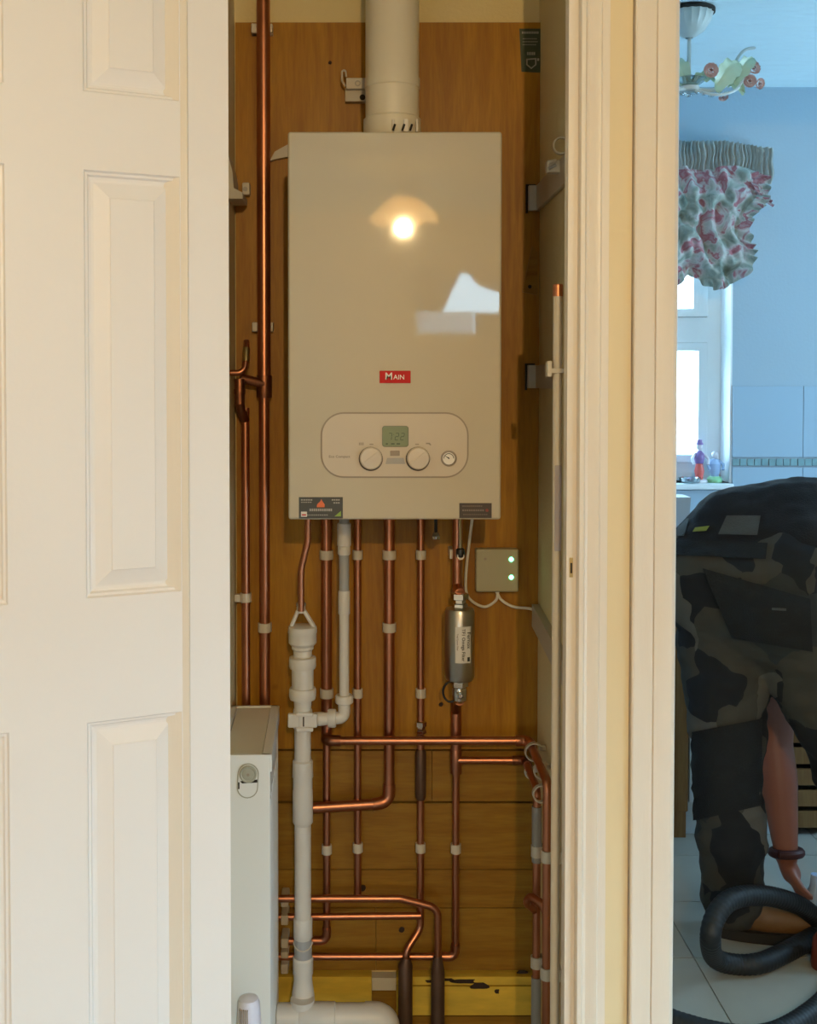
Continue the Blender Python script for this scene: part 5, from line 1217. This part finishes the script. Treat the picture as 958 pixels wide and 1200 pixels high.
# ================================================================== PERSON
def cap_(mb, p0, p1, r0, r1, n=16):
    """tapered capsule with elliptical option (r as scalar)"""
    p0, p1 = Vector(p0), Vector(p1); d = p1 - p0; L = d.length
    prof = []
    for k in range(6): a = R(-90 + 90 * k / 5); prof.append((r0 * math.cos(a), r0 * math.sin(a)))
    for k in range(6): a = R(90 * k / 5); prof.append((r1 * math.cos(a), L + r1 * math.sin(a)))
    mb.lathe(p0, prof, d, n)
def remesh(mb, name, m, parent, voxel, smooth=6, disp=None):
    me = bpy.data.meshes.new('tmp'); me.from_pydata([tuple(v) for v in mb.v], [], mb.f)
    bm = bmesh.new(); bm.from_mesh(me); bmesh.ops.recalc_face_normals(bm, faces=bm.faces[:]); bm.to_mesh(me); bm.free()
    ob = bpy.data.objects.new('tmp', me); col.objects.link(ob)
    r_ = ob.modifiers.new('r', 'REMESH'); r_.mode = 'VOXEL'; r_.voxel_size = voxel
    s_ = ob.modifiers.new('s', 'SMOOTH'); s_.factor = .6; s_.iterations = smooth
    bpy.context.view_layer.update()
    me2 = bpy.data.meshes.new_from_object(ob.evaluated_get(bpy.context.evaluated_depsgraph_get())); bpy.data.objects.remove(ob)
    o0 = wloc(parent) if parent is not None else Vector()
    if disp:
        nm = [v.normal.copy() for v in me2.vertices]
        for v, n_ in zip(me2.vertices, nm): v.co = v.co + n_ * disp(v.co)
    for v in me2.vertices: v.co = v.co - o0
    me2.shade_smooth(); me2.materials.clear(); me2.materials.append(M[m]); me2.name = name
    o = bpy.data.objects.new(name, me2); col.objects.link(o); WL[o.name] = o0.copy()
    if parent is not None: o.parent = parent
    return o
J = dict(
    lank=P(862, 1072, 2.86), lknee=P(853, 888, 2.84), lhip=P(848, 705, 2.87),
    rhip=P(925, 715, 2.74), rknee=P(990, 880, 2.78), rank=P(1045, 1075, 2.80),
    pelvis=P(885, 665, 2.82), belly=P(915, 640, 2.95), chest=P(955, 680, 3.12), neck=P(985, 735, 3.26), head=P(1000, 800, 3.33),
    lsh=P(912, 735, 3.12), lelb=P(908, 872, 3.08), lwri=P(922, 1003, 3.02), rsh=P(1020, 725, 3.05), relb=P(1035, 850, 3.05), rwri=P(1010, 960, 3.05))
pr = thing('person', 'person bent double in black top and grey camouflage work trousers, seen from behind', 'person', (J['lank'].x, 2.86, .006))
b = MB()
cap_(b, J['lhip'], J['lknee'], .085, .055); cap_(b, J['lknee'], J['lank'] + Vector((0, 0, .02)), .055, .038)
cap_(b, J['rhip'], J['rknee'], .085, .055); cap_(b, J['rknee'], J['rank'], .055, .038)
fwdl = Vector((.075, .0, -.06)); 
cap_(b, J['lank'], J['lank'] + Vector((.09, -.01, -.045)), .036, .026); cap_(b, J['rank'], J['rank'] + Vector((.09, .03, -.045)), .036, .026)
cap_(b, J['lhip'], J['rhip'], .10, .10); cap_(b, J['pelvis'], J['belly'], .125, .115); cap_(b, J['belly'], J['chest'], .12, .125)
cap_(b, J['chest'], J['neck'], .11, .05); cap_(b, J['neck'], J['head'], .05, .055); cap_(b, J['lsh'], J['rsh'], .055, .055)
hd_ = J['head'] + Vector((.01, .03, -.05)); b.ball(hd_, (.078, .092, .105), 20, 14); b.ball(hd_ + Vector((.0, .085, -.01)), (.014, .02, .022)); b.ball(hd_ + Vector((-.078, 0, 0)), (.012, .022, .03)); b.ball(hd_ + Vector((.078, 0, 0)), (.012, .022, .03))
b.ball(hd_ + Vector((0, .055, -.07)), (.04, .035, .03))
cap_(b, J['lsh'], J['lelb'], .056, .050); cap_(b, J['lelb'], J['lelb'].lerp(J['lwri'], .3), .050, .053); cap_(b, J['lelb'].lerp(J['lwri'], .3), J['lwri'], .053, .031)
cap_(b, J['rsh'], J['relb'], .050, .040); cap_(b, J['relb'], J['rwri'], .043, .027)
# left hand
def hand(b, wri, d, side, palmn):
    d = d.normalized(); side = side.normalized(); pal = wri + d * .055
    cap_(b, wri, wri + d * .03, .025, .026)
    for k in range(4):
        s = (k - 1.5) * .0185; base = wri + d * .03 + side * s * .8; kn = wri + d * (.085 - abs(k - 1.2) * .004) + side * s
        cap_(b, base, kn, .015, .0115, 10)
        L = (.036, .042, .039, .030)[k]; m1 = kn + (d * .85 + palmn * .5).normalized() * L; m2 = m1 + (d * .35 + palmn * .9).normalized() * L * .75; m3 = m2 + (palmn * .9 - d * .3).normalized() * L * .5
        cap_(b, kn, m1, .0098, .009, 10); cap_(b, m1, m2, .009, .0082, 10); cap_(b, m2, m3, .0082, .0072, 10)
    t0 = wri + d * .02 - side * .022; t1 = t0 + (d * .7 - side * .6).normalized() * .04 + palmn * .01; t2 = t1 + (d * .9 + palmn * .5).normalized() * .033
    cap_(b, t0, t1, .014, .011, 10); cap_(b, t1, t2, .011, .009, 10)
hdn = (J['lwri'] - J['lelb']).normalized() * .6 + Vector((.35, -.05, -.35))
hand(b, J['lwri'] + Vector((.002, 0, -.02)), hdn, Vector((.15, 1, .1)), Vector((.8, 0, .25)))
hand(b, J['rwri'], Vector((-.4, -.1, -.8)), Vector((.2, -1, 0)), Vector((-.7, 0, -.2)))
remesh(b, 'body', 'skin', pr, .0055, 3)
# trousers
def wr(p):
    q = p * 9; return .010 * noise.noise(Vector((q.x * .9, q.y * .9, q.z * 1.9))) + .006 * noise.noise(Vector((p.x * 22, p.y * 22, p.z * 38))) + .003
t = MB()
cap_(t, J['lhip'], J['lknee'] + Vector((.002, 0, 0)), .128, .088); cap_(t, J['lknee'], P(858, 1000, 2.85), .088, .083); cap_(t, P(858, 1000, 2.85), P(860, 1052, 2.86), .083, .078)
cap_(t, J['rhip'], J['rknee'], .128, .09); cap_(t, J['rknee'], J['rank'] + Vector((0, 0, .05)), .09, .078)
cap_(t, P(836, 682, 2.84), P(845, 695, 2.86), .130, .13)
cap_(t, J['lhip'], J['rhip'], .138, .138); cap_(t, P(858, 680, 2.84), P(928, 682, 2.76), .13, .14); cap_(t, P(885, 685, 2.80), P(900, 690, 2.88), .14, .145)
tr = remesh(t, 'trousers', 'camo', pr, .010, 4, wr)
s = MB()
cap_(s, P(842, 665, 2.86), P(935, 650, 2.80), .132, .140); cap_(s, P(866, 628, 2.88), P(940, 620, 2.86), .130, .140); cap_(s, P(940, 622, 2.88), P(990, 632, 2.98), .142, .142); cap_(s, P(960, 635, 2.98), J['chest'], .14, .145); cap_(s, J['chest'], J['neck'], .14, .07)
cap_(s, J['lsh'], J['rsh'], .085, .085); cap_(s, J['lsh'], J['lsh'] * .6 + J['lelb'] * .4, .072, .066); cap_(s, J['rsh'], J['rsh'] * .5 + J['relb'] * .5, .072, .066)
cap_(s, P(815, 670, 2.90), P(850, 640, 2.90), .115, .12)
wt_ = remesh(s, 'work_top', 'cloth_black', pr, .010, 5, lambda p: .008 * noise.noise(p * 11) + .004 * noise.noise(p * 30))
bo = MB()
hr = MB().ball(hd_ + Vector((0, -.012, -.012)), (.084, .090, .108), 20, 14); hr.build('hair', 'hair', pr)
# patches on clothes: project quads onto clothing surface by ray casting
bpy.context.view_layer.update()
dg = bpy.context.evaluated_depsgraph_get()
def patch(name, poly, m, target, off=.006, nsub=10, label=None, th=.004):
    """polygon in view pixels mapped onto the trousers surface (a real sewn panel following the cloth)"""
    inv = Matrix.Translation(-Vector(wloc(pr)))
    from mathutils.bvhtree import BVHTree
    bvh = BVHCACHE.setdefault(target.name, BVHTree.FromPolygons([v.co + wloc(pr) for v in target.data.vertices], [list(p.vertices) for p in target.data.polygons]))
    bv2 = BVHCACHE.setdefault('top', BVHTree.FromPolygons([v.co + wloc(pr) for v in wt_.data.vertices], [list(p.vertices) for p in wt_.data.polygons]))
    def proj(px, py):
        o_ = Vector((0, 0, CAMZ)); d_ = (P(px, py, 3) - o_).normalized(); h = bvh.ray_cast(o_, d_); h2_ = bv2.ray_cast(o_, d_)
        if h[0] is None or (h2_[0] is not None and h2_[3] < h[3]): h = h2_
        if h[0] is None:
            h = bvh.find_nearest(P(px, py, 2.85))
            return h[0] + h[1] * off
        return h[0] - d_ * off
    (a, b_, c_, d_) = [Vector((*q, 0)) for q in poly]
    def fn(u, v):
        q = (a * (1 - u) + b_ * u) * (1 - v) + (d_ * (1 - u) + c_ * u) * v; return proj(q.x, q.y)
    mb = MB(); mb.grid(fn, nsub, nsub)
    front = list(mb.v); n_ = nsub + 1; k = len(front)
    mb.add([v + (v - Vector((0, 0, CAMZ))).normalized() * th for v in front], [f[::-1] for f in mb.f])
    ring = [i for i in range(n_)] + [j * n_ + n_ - 1 for j in range(1, n_)] + [(n_ - 1) * n_ + i for i in range(n_ - 2, -1, -1)] + [j * n_ for j in range(n_ - 2, 0, -1)]
    mb.f += [[ring[i], ring[(i + 1) % len(ring)], ring[(i + 1) % len(ring)] + k, ring[i] + k] for i in range(len(ring))]
    o = mb.build(name, m, pr)
    if label: o['label'] = label
    return o
BVHCACHE = {}
patch('holster_pocket', [(824, 666), (950, 702), (953, 764), (858, 748)], 'cloth_pocket', tr, off=.022, nsub=16, label='black hanging holster pocket', th=.02)
patch('waistband', [(786, 632), (900, 636), (898, 655), (786, 650)], 'cloth_pocket', tr, off=.008, nsub=14, label='black waistband')
patch('knee_pocket', [(811, 858), (894, 842), (893, 944), (813, 962)], 'cloth_pocket', tr, off=.008, nsub=16, label='black knee pocket')
patch('pocket_flap', [(852, 604), (892, 604), (888, 627), (842, 626)], 'cloth_grey', tr, off=.012, label='grey flap on the belt')
patch('pocket_flap', [(788, 611), (808, 607), (802, 628), (786, 628)], 'cloth_grey', tr, off=.012, label='grey flap by the door frame')
patch('belt_tag', [(815, 618), (832, 616), (828, 622), (812, 623)], 'tag_yellow', tr, off=.012, nsub=4, label='lime yellow tag')
patch('pocket_stripe', [(905, 712), (922, 713), (922, 716), (905, 715)], 'cloth_grey', tr, off=.028, nsub=4)
# boots
def boot(ank, yaw, nm='boot'):
    root = MB(); rot = Matrix.Rotation(yaw, 3, 'Z'); g = .0065
    base = Vector((ank.x, ank.y, 0))
    def w(x, y, z): return base + rot @ Vector((x, y, 0)) + Vector((0, 0, z))
    cap_(root, w(-.02, 0, .15), w(-.02, 0, .07), .052, .052); cap_(root, w(-.03, 0, .065), w(.07, 0, .065), .047, .044); cap_(root, w(.07, 0, .060), w(.16, 0, .052), .046, .040); cap_(root, w(.0, 0, .10), w(.08, 0, .065), .045, .042)
    o = remesh(root, nm, 'boot', pr, .006, 3)
    sm = MB(); pts = []
    for k in range(28):
        a = 2 * math.pi * k / 28; x = .065 + .140 * math.cos(a); y = .050 * math.sin(a) * (1 + .12 * math.cos(a)); pts.append(w(x, y, 0))
    sm.prism([(p.x, p.y) for p in pts], g, g + .026); sm.build('boot_sole', 'sole', o)
    for k in range(3):
        c0 = w(.03 + k * .022, -.03, .118 - k * .014); c1 = w(.03 + k * .022, .03, .118 - k * .014); cc = w(.035 + k * .022, 0, .128 - k * .013)
        MB().tube(smoothpath([c0, cc, c1]), .003, 6).build('lace', 'sole', o)
boot(J['lank'], R(-8)); boot(J['rank'], R(25))
w0 = J['lwri'] + Vector((0, 0, .01)); dd = (J['lwri'] - J['lelb']).normalized()
mb = MB(); u_ = dd.orthogonal().normalized(); v_ = dd.cross(u_)
mb.tube([w0 + (u_ * math.cos(a) + v_ * math.sin(a)) * .037 for a in [2 * math.pi * k / 24 for k in range(25)]], .0125, 10, cap=False); mb.build('bracelet', mat('dark_maroon_bracelet', (.05, .012, .012), .6), pr)

# ================================================================== VACUUM HOSES
def hose(pts, r, label, ribs=True):
    t = thing('vacuum_hose', label, 'hose', Vector(pts[0]) * 1.0)
    path = smoothpath(pts, 22)
    L = 0; rs = []
    dense = []
    for i in range(len(path) - 1):
        n_ = max(1, int((path[i + 1] - path[i]).length / .0022))
        for k in range(n_): dense.append(path[i].lerp(path[i + 1], k / n_))
    s_ = 0; 
    for i, p in enumerate(dense):
        if i: s_ += (p - dense[i - 1]).length
        rs.append(r * (1 + .022 * math.sin(s_ * 2 * math.pi / .012)))
    MB().tube(dense, rs, 14).build('hose_tube', 'hose', t, angle=80)
    return t
hr_ = .024
fz = .0065 + hr_ * 1.05
def G(px, py, z):   # ground-height point seen at px,py
    o_ = Vector((0, 0, CAMZ)); d = P(px, py, 1) - o_; tt = (z - CAMZ) / d.z; return o_ + d * tt
ptsA = [P(985, 1105, 2.86), P(950, 1070, 2.80), P(925, 1056, 2.74), P(890, 1049, 2.68), P(858, 1054, 2.62), P(840, 1072, 2.58), P(833, 1098, 2.56)]
ptsA += [G(838, 1122, fz + .03), G(862, 1130, fz), G(890, 1129, fz), G(915, 1119, fz), G(945, 1103, fz), G(985, 1080, fz), G(1060, 1060, fz)]
vh = hose(ptsA, hr_, 'thick black vacuum hose looped in front of the tan boot')
rc = G(962, 1118, .04)
o = MB().lathe((rc.x + .01, rc.y, .0065), [(.030, 0), (.032, .01), (.028, .07), (.018, .085)], n=20).build('vacuum_nozzle', 'red_plastic'); tag(o, 'red plastic vacuum fitting at the right edge beside the hose', 'nozzle')
hose([G(740, 1150, fz), G(775, 1188, fz), G(810, 1203, fz), G(860, 1214, fz), G(905, 1212, fz), G(945, 1192, fz), G(975, 1165, fz), G(1010, 1120, fz)], hr_, 'black hose curving over the floor nearest the doorway threshold')
# thing in the hand
c = P(956, 1050, 2.98)
o = MB().lathe((c.x, 2.98, c.z - .04), [(.018, 0), (.022, .01), (.022, .05), (.014, .07), (.012, .10)], n=18).build('spray_bottle', 'ornblue'); tag(o, 'small pale blue bottle gripped by the lowered hand', 'bottle')

# ------------------------------------------------------------------ groups of repeats
for o in col.objects:
    if o.parent is not None or 'category' not in o: continue
    b_ = o.name.split('.')[0]
    g = {'copper_pipe': 'copper pipes in the boiler cupboard', 'open_pipe_clip': 'open pipe clips on the right cupboard wall', 'pipe_clip': 'pipe clips beside the radiator',
         'shelf_batten': 'metal battens on the right cupboard wall', 'vacuum_hose': 'vacuum hoses on the kitchen floor', 'clown_figurine': 'figurines on the window sill',
         'boy_figurine': 'figurines on the window sill', 'cable': 'white receiver cables'}.get(b_)
    if g: o['group'] = g
